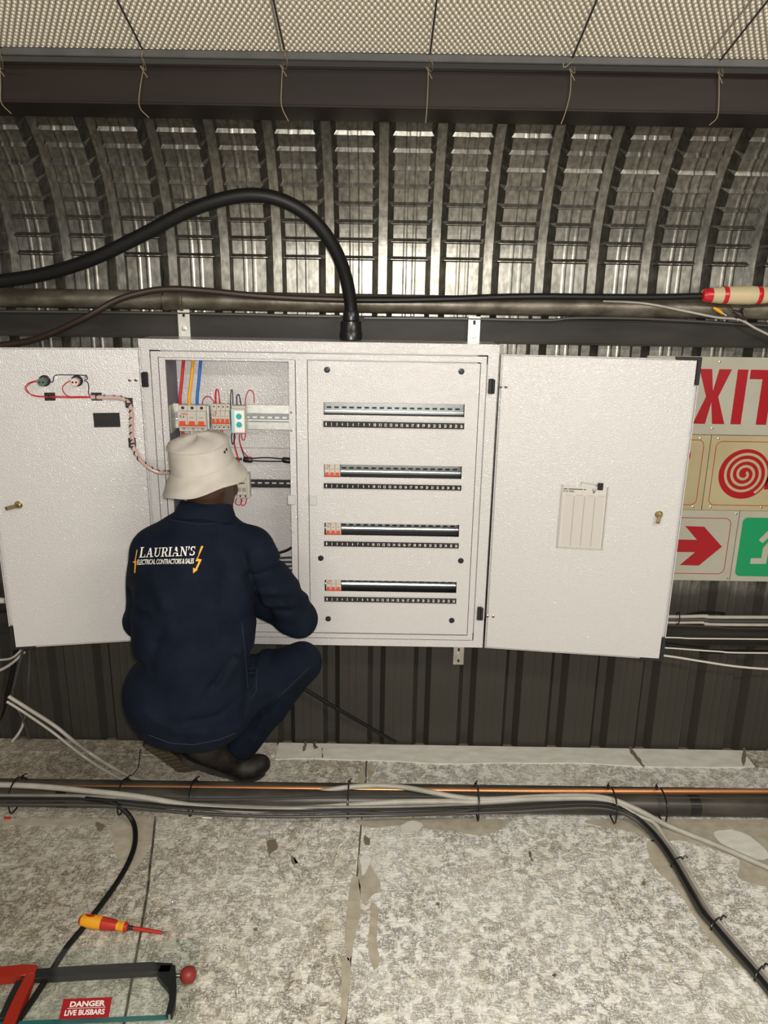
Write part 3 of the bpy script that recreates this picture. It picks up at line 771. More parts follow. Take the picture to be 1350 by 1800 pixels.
din_rail(X(425, 850), oxR-.001, z2, 2.590, 'tool_black', True, .0145)

# ------------------------------------------------------------------ doors (parts of the cabinet)
def door(hinge, outer, zb_, zt, fl):
    h = Vector((hinge[0], hinge[1], 0)); e = Vector((outer[0], outer[1], 0)); u = (e-h).normalized(); w = (e-h).length
    n = Vector((u.y, -u.x, 0)); 
    if n.y > 0: n = -n
    return dict(h=h, u=u, n=n, w=w, z0=zb_, z1=zt, M=frame_m((h.x, h.y, 0), u, (0, 0, 1), n))
def on_door(D, px, py, off=0.0):             # pixel -> (distance from hinge, height) on the door's inner face
    d = ray(px, py); p0 = D['h']+D['n']*off; t = (p0-EYEV).dot(D['n'])/d.dot(D['n']); q = EYEV+d*t
    return (q-D['h']).dot(D['u']), q.z
DR = door((.361, 2.462), (.950, 2.395), .533, 1.538, 1)
DL = door((-.777, 2.462), (-1.243, 2.376), .545, 1.539, -1)
def build_door(D, hole=None):
    w, z0, z1 = D['w'], D['z0'], D['z1']
    mb = MB(D['M'])
    # tray: outer skin with turned edges; local axes are (along, up, toward viewer)
    Q = Matrix(((1,0,0,0),(0,0,1,0),(0,-1,0,0),(0,0,0,1)))   # plate's XZ -> local XY, -Y -> local Z
    tz0, tz1, tw = z0-.006, z1+.004, w+.015
    mb.M = D['M'] @ Q
    holes = [hole] if hole else []
    plate(mb, 0, tw, tz0, tz1, .016, .0185, holes)
    for x0, x1, a, b in ((0, .002, tz0, tz1), (tw-.002, tw, tz0, tz1), (0, tw, tz0, tz0+.002), (0, tw, tz1-.002, tz1)):
        mb.box(x0, x1, .0045, .0165, a, b)
    d = mb.build('door', M['white'], cab, smooth=False)
    mb = MB(D['M'] @ Q); plate(mb, .006, w, z0, z1, 0, .012, holes)
    bv = [e for e in mb.bm.edges if e.calc_face_angle(0) > 1.0]
    bmesh.ops.bevel(mb.bm, geom=bv, offset=.0025, segments=2, affect='EDGES', profile=.5)
    mb.build('inner_panel', M['white'], d, smooth=True)
    return d, D['M'] @ Q
dr, QR = build_door(DR)
m1, m2 = on_door(DL, 163, 726), on_door(DL, 212, 751)
dl, QL = build_door(DL, (m2[0], m1[0], m2[1], m1[1]))
mb = MB(QL); mb.box(m2[0]-.002, m1[0]+.002, .0145, .075, m2[1]-.002, m1[1]+.002); mb.build('cutout_dark_back', M['black_gloss'], dl, smooth=False)  # black box added behind the empty cutout so the hole stays dark
def door_box(D, Q, d, x0, x1, z0, z1, y0, y1, m, name, bev=.001):
    mb = MB(Q); mb.box(x0, x1, y0, y1, z0, z1, bev); return mb.build(name, M[m], d, smooth=False)
# foam seals at the free corners
for D, Q, d, (l1, l2) in ((DR, QR, dr, (.062, .075)), (DL, QL, dl, (.062, .075))):
    w, z0, z1 = D['w'], D['z0'], D['z1']
    mb = MB(Q); mb.box(w-l1, w+.016, .002, .0135, z1+.001, z1+.010, .001); mb.box(w+.004, w+.016, .002, .0135, z1-l2, z1+.002, .001); mb.build('corner_seal', M['black_gloss'], d, smooth=False)
    mb = MB(Q); mb.box(w-l1, w+.016, .002, .0135, z0-.012, z0-.001, .001); mb.box(w+.004, w+.016, .002, .0135, z0-.002, z0+l2, .001); mb.build('corner_seal', M['black_gloss'], d, smooth=False)
# hinges
for (px, py, d) in ((863, 679, dr), (843, 1078, dr), (256, 667, dl)):
    q = Pt(px, py, CF-.006); mb = MB(); mb.box(q.x-.0085, q.x+.0085, CF-.014, CF-.001, q.z-.024, q.z+.024, .002)
    mb.cyl((q.x+(.006 if px > 600 else -.006), CF-.012, q.z-.022), (q.x+(.006 if px > 600 else -.006), CF-.012, q.z+.022), .006, n=10)
    mb.build('hinge', M['black_gloss'], d, smooth=False)
q = DL['M'] @ Vector((0, .66, 0)); mb = MB(); mb.box(-.777-.006, -.777+.011, CF-.014, CF-.001, .62, .668, .002); mb.build('hinge', M['black_gloss'], dl, smooth=False)
for D, Q, d, pts in ((DR, QR, dr, ((880.5,680),(889.5,680),(857,1083),(867,1083.5))), (DL, QL, dl, ((228,668),(239,668)))):
    for px, py in pts:
        x, z = on_door(D, px, py); mb = MB(Q); screw_head(mb, x, 0, z, .0058, .003); mb.mi = 1; screw_head(mb, x, -.0028, z, .0030, .0006); mb.build('hinge_screw', [M['steel'], M['ink']], d)
# cam locks
def lock(D, Q, d, px, py, ex, ey):
    x, z = on_door(D, px, py); x2, z2_ = on_door(D, ex, ey)
    mb = MB(Q); R = Matrix.Translation((x, 0, z)) @ Matrix.Rotation(math.pi/2, 4, 'X')
    mb.lathe([(.0005, 0), (.0125, 0), (.0125, .004), (.010, .006), (.010, .012), (.006, .012), (.006, .018), (.0005, .018)], R, 14)
    l = math.hypot(x2-x, z2_-z); a = math.atan2(z2_-z, x2-x)
    T = Matrix.Translation((x, -.0165, z)) @ Matrix.Rotation(-a, 4, 'Y')
    mb.box(-.006, l, -.0015, .0015, -.0065, .0065, .0008, M=T); mb.box(l-.007, l, -.0015, .006, -.0055, .0055, .0008, M=T)
    mb.build('cam_lock', M['brass'], d, smooth=False)
lock(DR, QR, dr, 1158, 904, 1154, 918)
lock(DL, QL, dl, 33, 887, 12, 892)
# indicator lamps, wire loops and clips on the left door
def dpt(px, py, off): x, z = on_door(DL, px, py, off); return DL['M'] @ Vector((x, z, off))
def lamp(px, py, m, nm):
    mb = MB(QL); x, z = on_door(DL, px, py)
    R = Matrix.Translation((x, 0, z)) @ Matrix.Rotation(math.pi/2, 4, 'X')
    mb.lathe([(.0005, 0), (.0175, 0), (.0175, .006), (.014, .008), (.014, .026), (.0005, .026)], R, 18); mb.mi = 1
    mb.lathe([(.0005, .0255), (.0125, .0255), (.0125, .045), (.0115, .047), (.0005, .047)], R, 18); mb.mi = 0
    for s in (-1, 1): mb.lathe([(.0003, .046), (.0032, .046), (.0032, .0485), (.0003, .0485)], Matrix.Translation((x+s*.0052, 0, z)) @ Matrix.Rotation(math.pi/2, 4, 'X'), 8)
    o = mb.build('indicator_lamp', [M['black_gloss'], M[m]], dl); o['label'] = nm; return o
lamp(79, 669, 'ind_green', 'dull green back of an indicator lamp')
lamp(136, 669, 'ind_pink', 'pale pink back of an indicator lamp')
def dwire(pts, m, r=.0016, name='lamp_wire', off=.02, n=6, k=6):
    mb = MB(); mb.tube([dpt(p[0], p[1], p[2] if len(p) > 2 else off) for p in pts], r, n, k); return mb.build(name, M[m], dl)
dwire([(72,668,.04),(60,670,.045),(48,675,.03),(44,683,.02),(50,691,.012),(60,695,.008),(78,697,.008),(110,697,.008),(140,698,.008),(165,698,.008)], 'red')
dwire([(72,672,.04),(58,672,.04),(47,680,.024),(50,689,.014),(62,696.5,.010),(110,699,.008),(165,699,.008)], 'red', .0014)
dwire([(129,668,.04),(118,672,.04),(110,681,.03),(113,691,.016),(122,697,.009),(140,697,.009),(165,697.5,.009)], 'red')
dwire([(88,671,.035),(93,671,.03),(95,662,.03),(102,659,.03),(125,659,.03),(148,660,.03),(154,665,.03),(149,668,.03)], 'navy_wire')
dwire([(148,669,.03),(154,672,.03),(156,681,.02),(156,692,.012),(161,697,.01)], 'navy_wire')
dwire([(148,665,.03),(153,661,.028),(150,658,.028)], 'navy_wire', .0014)
hp = [(160,698,.010),(180,698.5,.010),(205,699,.010),(218,702,.010),(227,710,.010),(231,725,.010),(231,745,.010),(232,765,.010),(234,785,.011),(241,800,.02),(252,814,.035)]
hpts = [dpt(*p) for p in hp]+[Pt(270,827,2.425), Pt(287,831,2.435), Pt(303,829,2.46), Pt(325,822,2.50), Pt(360,812,2.56)]
mb = MB(); mb.tube(hpts, .0068, 10, 8); mb.build('wire_harness', M['wrap'], dl)
S = spline(hpts, 14); 
mb = MB()
for i in range(6, len(S)-8, 9):                # dark turns of the spiral wrap
    p, q = S[i], S[min(i+2, len(S)-1)]; t_ = (q-p).normalized()
    a = t_.orthogonal().normalized(); b = t_.cross(a)
    mb.tube([p+t_*(.004*k-.006)+ (a*math.cos(.9*k-1.2)+b*math.sin(.9*k-1.2))*.0066 for k in range(4)], .0024, 5, 2)
o = mb.build('wrap_turns', M['ink'], dl); 
for px, py, s in ((88, 697, .0160), (170, 697, .0160), (227, 708, .0115), (232.5, 778, .0115)):
    x, z = on_door(DL, px, py); mb = MB(QL)
    mb.box(x-s, x+s, -.004, 0, z-.0125 if s > .013 else z-.016, z+.0125 if s > .013 else z+.016, .001)
    for sx_ in (-1, 1):
        mb.box(x+sx_*s*.55-.002, x+sx_*s*.55+.002, -.009, -.003, z-.006, z+.006, .0006)
    if s > .013: mb.tube([(x, 0, z-.008), (x, -.012, z-.007), (x, -.0195, z), (x, -.012, z+.007), (x, 0, z+.008)], .0018, 5, 4)
    else: mb.tube([(x-.009, 0, z), (x-.008, -.012, z), (x, -.0195, z), (x+.008, -.012, z), (x+.009, 0, z)], .0024, 5, 4)
    mb.build('cable_clip', M['black_gloss'], dl, smooth=False)
# document pocket with the circuit chart on the right door
c = [on_door(DR, *p) for p in ((988,851),(1069,856.5),(1060,966.5),(977.5,961))]
x0, x1 = (c[0][0]+c[3][0])/2, (c[1][0]+c[2][0])/2; z1, z0 = (c[0][1]+c[1][1])/2, (c[2][1]+c[3][1])/2
root = thing('document_pocket', 'clear pocket holding a printed circuit chart on the right cabinet door', 'document holder', DR['M'] @ Vector((x0, z0, 0)))
mb = MB(QR); e = .0045
mb.box(x0, x0+e, -.007, -.0003, z0, z1, .001); mb.box(x1-e, x1, -.007, -.0003, z0, z1, .001); mb.box(x0, x1, -.007, -.0003, z0, z0+e, .001)
mb.build('pocket_rim', M['pocket'], root, smooth=False)
mb = MB(QR); tilt = Matrix.Translation((x0, 0, z0))
w, h = x1-x0, z1-z0
mb.box(x0+e+.001, x1-e-.001, -.0032, -.0022, z0+e, z1-.002)
mb.mi = 1; T = frame_m((x0, -.0034, z0), (1, 0, 0), (0, 0, 1), (0, -1, 0))
def q2(x0_, y0_, x1_, y1_, mi):
    mb.mi = mi; mb.faces([(x0_*w, y0_*h, 0), (x1_*w, y0_*h, 0), (x1_*w, y1_*h, 0), (x0_*w, y1_*h, 0)], [(0, 1, 2, 3)], T)
for k in range(46): q2(.08, .045+k*.0175, .93, .049+k*.0175, 3)
for cx_ in (.29, .51, .73): q2(cx_-.009, .04, cx_+.009, .84, 1)
for a, b in ((.10, .22), (.32, .47), (.56, .70), (.79, .94)): q2(a, .845, b, .856, 1)
mb.mi = 2; 
for k, (a, b) in enumerate(((.05, .13), (.15, .46), (.48, .52))): q2(a, .935, b, .949, 2)
for k, (a, b) in enumerate(((.05, .10), (.115, .15), (.17, .27))): q2(a, .912, b, .921, 2)
for k, (a, b) in enumerate(((.05, .09), (.11, .15), (.17, .28))): q2(a, .893, b, .902, 2)
text_fit(mb, 'V', .655*w, .885*h, .735*w, .945*h, T, .03)
q2(.645, .953, .74, .958, 2)
mb.build('chart', [M['paper'], M['paper_line'], M['ink'], mat('faint_rule', (.43, .40, .37), .6)], root, smooth=False, recalc=False)
mb = MB(QR); mb.box(x1-.036, x1-.019, -.009, -.002, z1-.011, z1+.012, .001); mb.build('binder_clip', M['black_gloss'], root, smooth=False)
mb = MB(QR); Tt = Matrix.Translation((x0+w*.40, -.0018, z1-.004)) @ Matrix.Rotation(math.radians(8), 4, 'Y')
mb.box(0, w*.36, -.0006, .0006, -.01, .016, M=Tt); 
mb.build('spare_card', M['paper'], root, smooth=False)
mb = MB(QR); mb.box(-.001, w*.36, -.001, -.0006, .013, .0165, M=Tt); mb.box(w*.30, w*.36, -.001, -.0006, .004, .0165, M=Tt); mb.box(-.001, .0015, -.001, -.0006, -.008, .0165, M=Tt)
mb.build('card_edge', M['paper_line'], root, smooth=False)

# ================================================================== BREAKERS AND DEVICES
def breaker(poles, pw, h, dep, loc, lab, group, toggle_w=.55, nose=(.22, .78), marks=True, tz=(.26, .46)):
    """front centre-bottom at loc, facing -Y; nose is the raised middle band"""
    w = poles*pw; root = thing('circuit_breaker', lab, 'circuit breaker', loc, group)
    T = Matrix.Translation(loc)
    mb = MB(T)
    for k in range(poles):
        x = -w/2+k*pw
        mb.box(x+.0003, x+pw-.0003, .012, dep, 0, h, .0008); mb.box(x+.0003, x+pw-.0003, 0, .013, h*nose[0], h*nose[1], .0012)
    mb.build('housing', M['brk'], root, smooth=False)
    mb = MB(T); mb.box(-w/2+.0015, w/2-.0015, -.003, .0005, h*tz[0], h*(tz[0]+.055), .0008)
    for k in range(poles):
        x = -w/2+(k+.5)*pw; mb.box(x-pw*.30, x+pw*.30, -.006, .001, h*(tz[0]+.02), h*tz[1], .0012)
    mb.build('toggle', M['toggle'], root, smooth=False)
    for k in range(poles):
        x = -w/2+(k+.5)*pw
        for zz in (h*.90, h*.10):
            mb = MB(T @ Matrix.Translation((x, .012, zz)) @ Matrix.Rotation(math.pi/2, 4, 'X'))
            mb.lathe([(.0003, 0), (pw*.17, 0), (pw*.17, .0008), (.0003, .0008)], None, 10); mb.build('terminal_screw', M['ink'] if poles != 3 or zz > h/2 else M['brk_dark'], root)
    mb = MB(T); mb.mi = 0
    def r_(a, b, c, d, mi): mb.mi = mi; mb.faces([(a, -.0004, c), (b, -.0004, c), (b, -.0004, d), (a, -.0004, d)], [(0, 1, 2, 3)])
    r_(-w*.38, -w*.20, h*.705, h*.725, 0); r_(-w*.36, -w*.14, h*.665, h*.685, 0); r_(-w*.42, -w*.38, h*.58, h*.64, 1); r_(-w*.30, -w*.27, h*.56, h*.63, 1)
    for k in range(poles): r_(-w/2+(k+.3)*pw, -w/2+(k+.7)*pw, h*.545, h*.56, 1)
    mb.build('printed_marks', [M['ink_red'], M['ink']], root, smooth=False, recalc=False)
    return root
for i in (1, 2, 3):
    a, b, c, d = sl[i]
    lab = {1: 'small breaker with orange red toggles in the second slot from the top', 2: 'small breaker with orange red toggles in the third slot from the top', 3: 'small breaker with orange red toggles in the lowest slot'}[i]
    off = .004 if i == 1 else .007
    breaker(3, .0172, .076, .048, (a+off+.0258-.003, CF+.001, (c+d)/2-.0372), lab, 'three pole breakers in the slotted cover', nose=(.20, .80), tz=(.22, .40))
# big main breaker
y_m = 2.508
p0, p1 = Pt(311, 713, y_m), Pt(363, 760, y_m)
mw, mh = p1.x-p0.x, p0.z-p1.z
main_b = breaker(3, mw/3, mh, ry-y_m-.0105, ((p0.x+p1.x)/2, y_m, p1.z), 'large three pole main breaker below the thick red, yellow and blue cables', None, nose=(.17, .80), tz=(.23, .42))
y_b = 2.512
p0, p1 = Pt(370.5, 711, y_b), Pt(404.6, 757, y_b)
bw, bh = p1.x-p0.x, p0.z-p1.z
four_b = breaker(4, bw/4, bh, ry-y_b-.0105, ((p0.x+p1.x)/2, y_b, p1.z), 'four pole breaker between the main breaker and the dial timer', None, nose=(.20, .76), tz=(.26, .46))
mb = MB(); q0, q1 = Pt(363.5, 713, 2.53), Pt(370, 754, 2.53)
mb.box(q0.x, q1.x-.001, 2.525, ry-.0105, q1.z, q0.z, .001); tag(mb.build('end_stop', M['zinc_white'], None, tuple(q1)), 'metal end stop clamped between the main breaker and the four pole breaker', 'end stop')
# timer relay with two dials
y_t = 2.503
p0, p1 = Pt(405.5, 715, y_t), Pt(431, 762, y_t)
tw, th = p1.x-p0.x, p0.z-p1.z; T = Matrix.Translation((p0.x, y_t, p1.z))
tim = thing('timer_relay', 'grey timer relay with two teal dials beside the four pole breaker', 'relay', (p0.x+tw/2, y_t, p1.z))
mb = MB(T); mb.box(0, tw, 0, .012, th*.0, th*.93, .001); mb.box(.0, tw, .01, ry-y_t-.0105, th*.10, th*1.02, .001); mb.build('housing', M['brk'], tim, smooth=False)
mb = MB(T); mb.box(.001, tw*.22, -.0008, .0005, th*.02, th*.91); mb.build('blue_strip', M['sky'], tim, smooth=False)
mb = MB(T); mb.box(tw*.24, tw*.97, -.0006, .0005, th*.05, th*.86); mb.build('face_label', M['ink_white'], tim, smooth=False)
for zz in (.33, .64):
    mb = MB(T @ Matrix.Translation((tw*.58, -.0005, th*zz)) @ Matrix.Rotation(math.pi/2, 4, 'X')); mb.lathe([(.0003, 0), (tw*.22, 0), (tw*.20, .003), (.0003, .003)], None, 16)
    mb.box(-.0008, .0008, -tw*.16, tw*.16, .003, .0035); mb.build('dial', M['teal'], tim)
# small two pole device on the black rail, behind the hat
y_d = 2.545
p0, p1 = Pt(414, 834, y_d), Pt(438.5, 877, y_d)
dw, dh = p1.x-p0.x, p0.z-p1.z; T = Matrix.Translation((p0.x, y_d, p1.z))
dev = thing('fuse_holder', 'grey two pole fuse holder on the black rail beside the hat', 'fuse holder', (p0.x+dw/2, y_d, p1.z))
mb = MB(T); mb.box(0, dw, .010, 2.588-y_d, 0, dh, .001); mb.box(0, dw*.82, 0, .011, dh*.16, dh*.84, .001); mb.build('housing', M['brk'], dev, smooth=False)
mb = MB(T)
for k in (0, 1): mb.box(dw*(.08+k*.38), dw*(.38+k*.38), -.001, .0005, dh*.30, dh*.46)
mb.build('window_tab', M['brk_dark'], dev, smooth=False)
mb = MB(T)
for k in (0, 1):
    for zz in (.08, .92): mb.box(dw*(.2+k*.42), dw*(.32+k*.42), .0093, .0102, dh*(zz-.035), dh*(zz+.035))
mb.box(dw*.1, dw*.7, -.0006, .0003, dh*.62, dh*.66); mb.build('terminal_screw', M['ink'], dev, smooth=False)

# thick supply cables
for nm, lab, top, bot, m in (('supply_cable', 'thick red supply cable dropping into the main breaker', (324, 622), (317, 716), 'red'),
                             ('supply_cable', 'thick yellow supply cable dropping into the main breaker', (341, 622), (333, 716), 'yellow'),
                             ('supply_cable', 'thick blue supply cable dropping into the main breaker', (354, 622), (347, 716), 'blue')):
    a = Pt(*top, 2.56); b = Pt(*bot, 2.535); mid = a.lerp(b, .5)+Vector((-.001, -.003, 0))
    cable(nm, lab, [a+Vector((.004, 0, .03)), a, mid, b+Vector((.0008, 0, .03)), b+Vector((0, 0, -.004))], .0052, m, 'supply cables above the main breaker', n=10)
cable('load_cable', 'red cable leaving the bottom of the main breaker above the hat', [Pt(320.5,757,2.535), Pt(324,770,2.535), Pt(330,790,2.54), Pt(338,815,2.56)], .0052, 'red')
cable('load_cable', 'blue cable leaving the bottom of the main breaker behind the hat', [Pt(351,757,2.535), Pt(353,766,2.535), Pt(356,785,2.54), Pt(360,815,2.56)], .0052, 'blue')
cable('load_cable', 'white cable end between the red and blue cables under the main breaker', [Pt(337,757,2.54), Pt(338,768,2.54), Pt(342,785,2.55), Pt(350,815,2.57)], .0048, 'cream_wire')
# thin control wires, each a child of the device it is screwed into
def wire(parent, pts, m, Y=2.54, r=.0016):
    mb = MB(); mb.tube([Pt(p[0], p[1], p[2] if len(p) > 2 else Y) for p in pts], r, 6, 6); return mb.build('control_wire', M[m], parent)
wire(four_b, [(355,716,2.545),(357,703,2.54),(363,697,2.535),(370,698,2.53),(376,706,2.53),(377,716,2.535)], 'red')
wire(four_b, [(379,714),(378,695),(380,685),(383,686),(386,700),(388,714)], 'red')
wire(four_b, [(380,714),(380,690),(382,684),(385,692),(386,714)], 'red', 2.543)
wire(four_b, [(396,713),(396,690),(398,684),(401,686),(403,714)], 'cream_wire')
wire(four_b, [(405,712),(406,690),(407.5,685),(409,690),(409.5,711)], 'navy_wire', 2.530, r=.0016)
wire(tim, [(417,714),(416,700),(418,694),(421,696),(424,714)], 'navy_wire', r=.002)
wire(tim, [(431,716,2.53),(432,700,2.535),(436,688,2.54),(441,686,2.54),(446,692,2.545),(447,708,2.55)], 'red')
wire(tim, [(409,714,2.545),(409,690,2.548),(411,680,2.55),(414,690,2.55),(415,714,2.548)], 'cream_wire', r=.0012)
wire(four_b, [(382,756),(381,765),(384,772),(388,766),(388,756)], 'red')
wire(four_b, [(391,756),(393,765),(396,775),(398,790)], 'red')
wire(four_b, [(401,756),(399,768),(402,785)], 'cream_wire', r=.0014)
wire(tim, [(408,760),(407,770),(409,781),(413,770),(412,760)], 'navy_wire', r=.0018)
wire(tim, [(412,762),(412,780),(417,800),(422,818),(424,836)], 'red', 2.545, .0024)
wire(tim, [(421,763),(422,778),(428,794),(436,803),(441,808)], 'red', 2.55)
wire(tim, [(421,763),(421,775),(425,790),(430,804)], 'navy_wire', 2.552)
wire(tim, [(424,762),(426,772),(430,772),(432,758)], 'red')
wire(dev, [(416,876),(414,884),(420,888),(425,882),(424,876)], 'red', 2.55)
wire(dev, [(424,877),(425,888),(431,886),(434,876)], 'red', 2.55)
wire(dev, [(412,872),(409,880),(409,890),(408,900)], 'red', 2.55, .0022)
# black jumper cable with thick sleeves
root = thing('jumper_cable', 'black twin jumper with thick sleeves across the back plate above the black rail', 'cable', Pt(440, 808, 2.59))
mb = MB(); mb.tube(path([(405,806),(425,807)], 2.59), .0045, 8, 2); mb.tube(path([(440,806),(470,804.5),(500,807)], 2.59), .0024, 6, 5); mb.tube(path([(440,810),(470,811),(500,811)], 2.59), .0024, 6, 5)
mb.build('twin_lead', M['black_gloss'], root)
for a, b in (((428, 807.5), (444, 808.5)), ((496, 808), (512, 810))):
    mb = MB(); p, q = Pt(*a, 2.588), Pt(*b, 2.588); mb.tube([p, p.lerp(q, .15), p.lerp(q, .85), q], [.008, .0105, .0105, .008], 10, 1); mb.build('sleeve', M['black_gloss'], root)
# dark cables at the bottom of the compartment
for k, (pts, lab) in enumerate((([(470,975),(490,972),(505,967),(513,962)], 'topmost dark cable at the lower right of the wiring compartment'),
                ([(475,982),(492,981),(514,980)], 'second dark cable down at the lower right of the wiring compartment'),
                ([(480,990),(496,988),(514,988)], 'third dark cable down at the lower right of the wiring compartment'),
                ([(485,999),(498,996),(514,995)], 'fourth dark cable down at the lower right of the wiring compartment'),
                ([(490,1007),(500,1003),(514,1002)], 'lowest dark cable at the lower right of the wiring compartment'))):
    cable('compartment_cable', lab, path(pts, 2.585), .0042 if k else .005, 'dark_cable' if k else 'black', 'dark cables beside the technician', n=6)
mb = MB(); q = Pt(475, 953, 2.6); mb.box(q.x-.008, q.x+.008, 2.585, 2.612, q.z-.012, q.z+.012, .002)
tag(mb.build('terminal_block', M['black_gloss'], None, tuple(q)), 'small black terminal block just above the technician\'s right arm', 'terminal block')

# ================================================================== SIGNS ON THE WALL AT THE RIGHT
SY = 2.6765                                    # sign backs lie on the ribs' pans
def sign(name, label, x0, x1, z0, z1, m, yf=SY-.004):
    root = thing(name, label, 'sign', ((x0+x1)/2, SY, z0), 'safety signs on the wall')
    mb = MB(); mb.box(x0, x1, yf, yf+.003, z0, z1, .0006); mb.build('sign_board', M[m], root, smooth=False)
    return root, frame_m((0, yf-.0003, 0), (1, 0, 0), (0, 0, 1), (0, -1, 0)), yf
def flat(root, name, polys, T, m, off=0.0, th=.0004):
    for i, p in enumerate(polys):
        mb = MB(); mb.prism(p, th, T @ Matrix.Translation((0, 0, off))); mb.build(name, M[m], root, smooth=False)
def border(root, T, x0, y0, x1, y1, r, w, m='sign_red', name='border'):
    mb = MB(); A = rrect(x0, y0, x1, y1, r); B = rrect(x0+w, y0+w, x1-w, y1-w, max(r-w, .001)); n = len(A)
    mb.faces([(a[0], a[1], .0003) for a in A]+[(b[0], b[1], .0003) for b in B], [(k, (k+1) % n, n+(k+1) % n, n+k) for k in range(n)], T)
    mb.build(name, M[m], root, smooth=False)
def sscrew(root, pts, yf):
    for px, py in pts:
        q = Pt(px, py, yf); mb = MB(); screw_head(mb, q.x, yf, q.z, .0042, .002); mb.build('screw', M['steel'], root)
def S(px, py): q = Pt(px, py, SY-.004); return (q.x, q.z)
xl = S(1130, 700)[0]; zt = S(1250, 627)[1]; zbm = S(1250, 764.5)[1]
ex, T, yf = sign('exit_sign', 'long cream EXIT sign in big red letters at the top right', xl, 1.86, zbm+.001, zt, 'sign_white')
zt_, zb_ = S(1270, 649)[1], S(1270, 745.5)[1]; H_ = zt_-zb_
xa = S(1217.5, 744)[0]; xb = S(1286.5, 650)[0]; sw = .036
flat(ex, 'letter', [[(xa, zb_), (xa+.043, zb_), ((xa+xb)/2, zb_+H_*.40), (xb-.043, zb_), (xb, zb_), ((xa+xb)/2+.021, zb_+H_*.5), (xb, zt_), (xb-.043, zt_), ((xa+xb)/2, zb_+H_*.60), (xa+.043, zt_), (xa, zt_), ((xa+xb)/2-.021, zb_+H_*.5)]], T, 'sign_red')
ia, ib = S(1285, 744)[0], S(1314.5, 650)[0]; ia = (ia+S(1296, 650)[0])/2; ib = ia+.036
flat(ex, 'letter', [[(ia, zb_), (ib, zb_), (ib, zt_), (ia, zt_)]], T, 'sign_red')
ta = S(1320, 650)[0]; tb = ta+.125
flat(ex, 'letter', [[(ta, zt_), (ta, zt_-.032), (ta+.0445, zt_-.032), (ta+.0445, zb_), (tb-.0445, zb_), (tb-.0445, zt_-.032), (tb, zt_-.032), (tb, zt_)]], T, 'sign_red')
ea = xa-.125
flat(ex, 'letter', [[(ea, zb_), (ea+.11, zb_), (ea+.11, zb_+.030), (ea+.036, zb_+.030), (ea+.036, zb_+H_/2-.014), (ea+.098, zb_+H_/2-.014), (ea+.098, zb_+H_/2+.014), (ea+.036, zb_+H_/2+.014), (ea+.036, zt_-.03), (ea+.11, zt_-.03), (ea+.11, zt_), (ea, zt_)]], T, 'sign_red')
sscrew(ex, ((1265,636),(1252,753)), yf)
# tan extinguisher sign (mostly behind the door) and tan hose reel sign
xm = (S(1250, 768)[0]+S(1234, 895)[0])/2; zt2 = zbm-.001; zb2 = S(1240, 896.5)[1]
sg, T, yf = sign('extinguisher_sign', 'tan sign with only its right rim and a bit of red showing past the door', xm-.36, xm-.001, zb2, zt2, 'sign_tan')
bx = S(1240, 780)[0]-.003; border(sg, T, xm-.33, S(1235,888)[1], bx-.001, S(1235,773)[1], .022, .0022)
rx, rz_ = S(1196, 800); flat(sg, 'red_symbol', [[(rx+.036*math.cos(a), rz_+.036*math.sin(a)) for a in [k*math.pi/14 for k in range(28)]]], T, 'sign_red')
sscrew(sg, ((1231,770.5),(1218,891)), yf)
sg, T, yf = sign('hose_reel_sign', 'tan sign with a red spiral fire hose reel under the EXIT sign', xm+.001, xm+.40, zb2, zt2, 'sign_tan')
border(sg, T, S(1252,830)[0], S(1255,888)[1], xm+.38, S(1255,775)[1], .022, .0022)
cx_, cz_ = S(1308, 833.5); R_ = S(1353, 833)[0]-cx_
flat(sg, 'reel_disc', [[(cx_+R_*math.cos(k*math.pi/28), cz_+R_*math.sin(k*math.pi/28)) for k in range(56)]], T, 'sign_red')
sp = []
for k in range(141):
    a = 2*math.pi*3.3*k/140; rr = .10*R_+R_*.80*(k/140); sp.append((cx_+rr*math.cos(-a+.9), cz_+rr*math.sin(-a+.9)))
mb = MB(); w_ = R_*.052
vs = []; n = len(sp)
for i, p in enumerate(sp):
    q0, q1 = Vector(sp[max(i-1, 0)]), Vector(sp[min(i+1, n-1)]); t_ = (q1-q0).normalized(); nn = Vector((-t_.y, t_.x))*w_
    vs += [(p[0]+nn.x, p[1]+nn.y, .0007), (p[0]-nn.x, p[1]-nn.y, .0007)]
mb.faces(vs, [(2*i, 2*i+1, 2*i+3, 2*i+2) for i in range(n-1)], T); mb.build('spiral_line', M['sign_tan'], sg, smooth=False)
flat(sg, 'hose_end', [[(cx_+R_*.93, cz_-R_*.05), (cx_+R_*1.3, cz_-R_*.05), (cx_+R_*1.3, cz_-R_*.60), (cx_+R_*.86, cz_-R_*.60)]], T, 'sign_red')
sscrew(sg, ((1263,771),(1249,891.5),(1338,892)), yf)
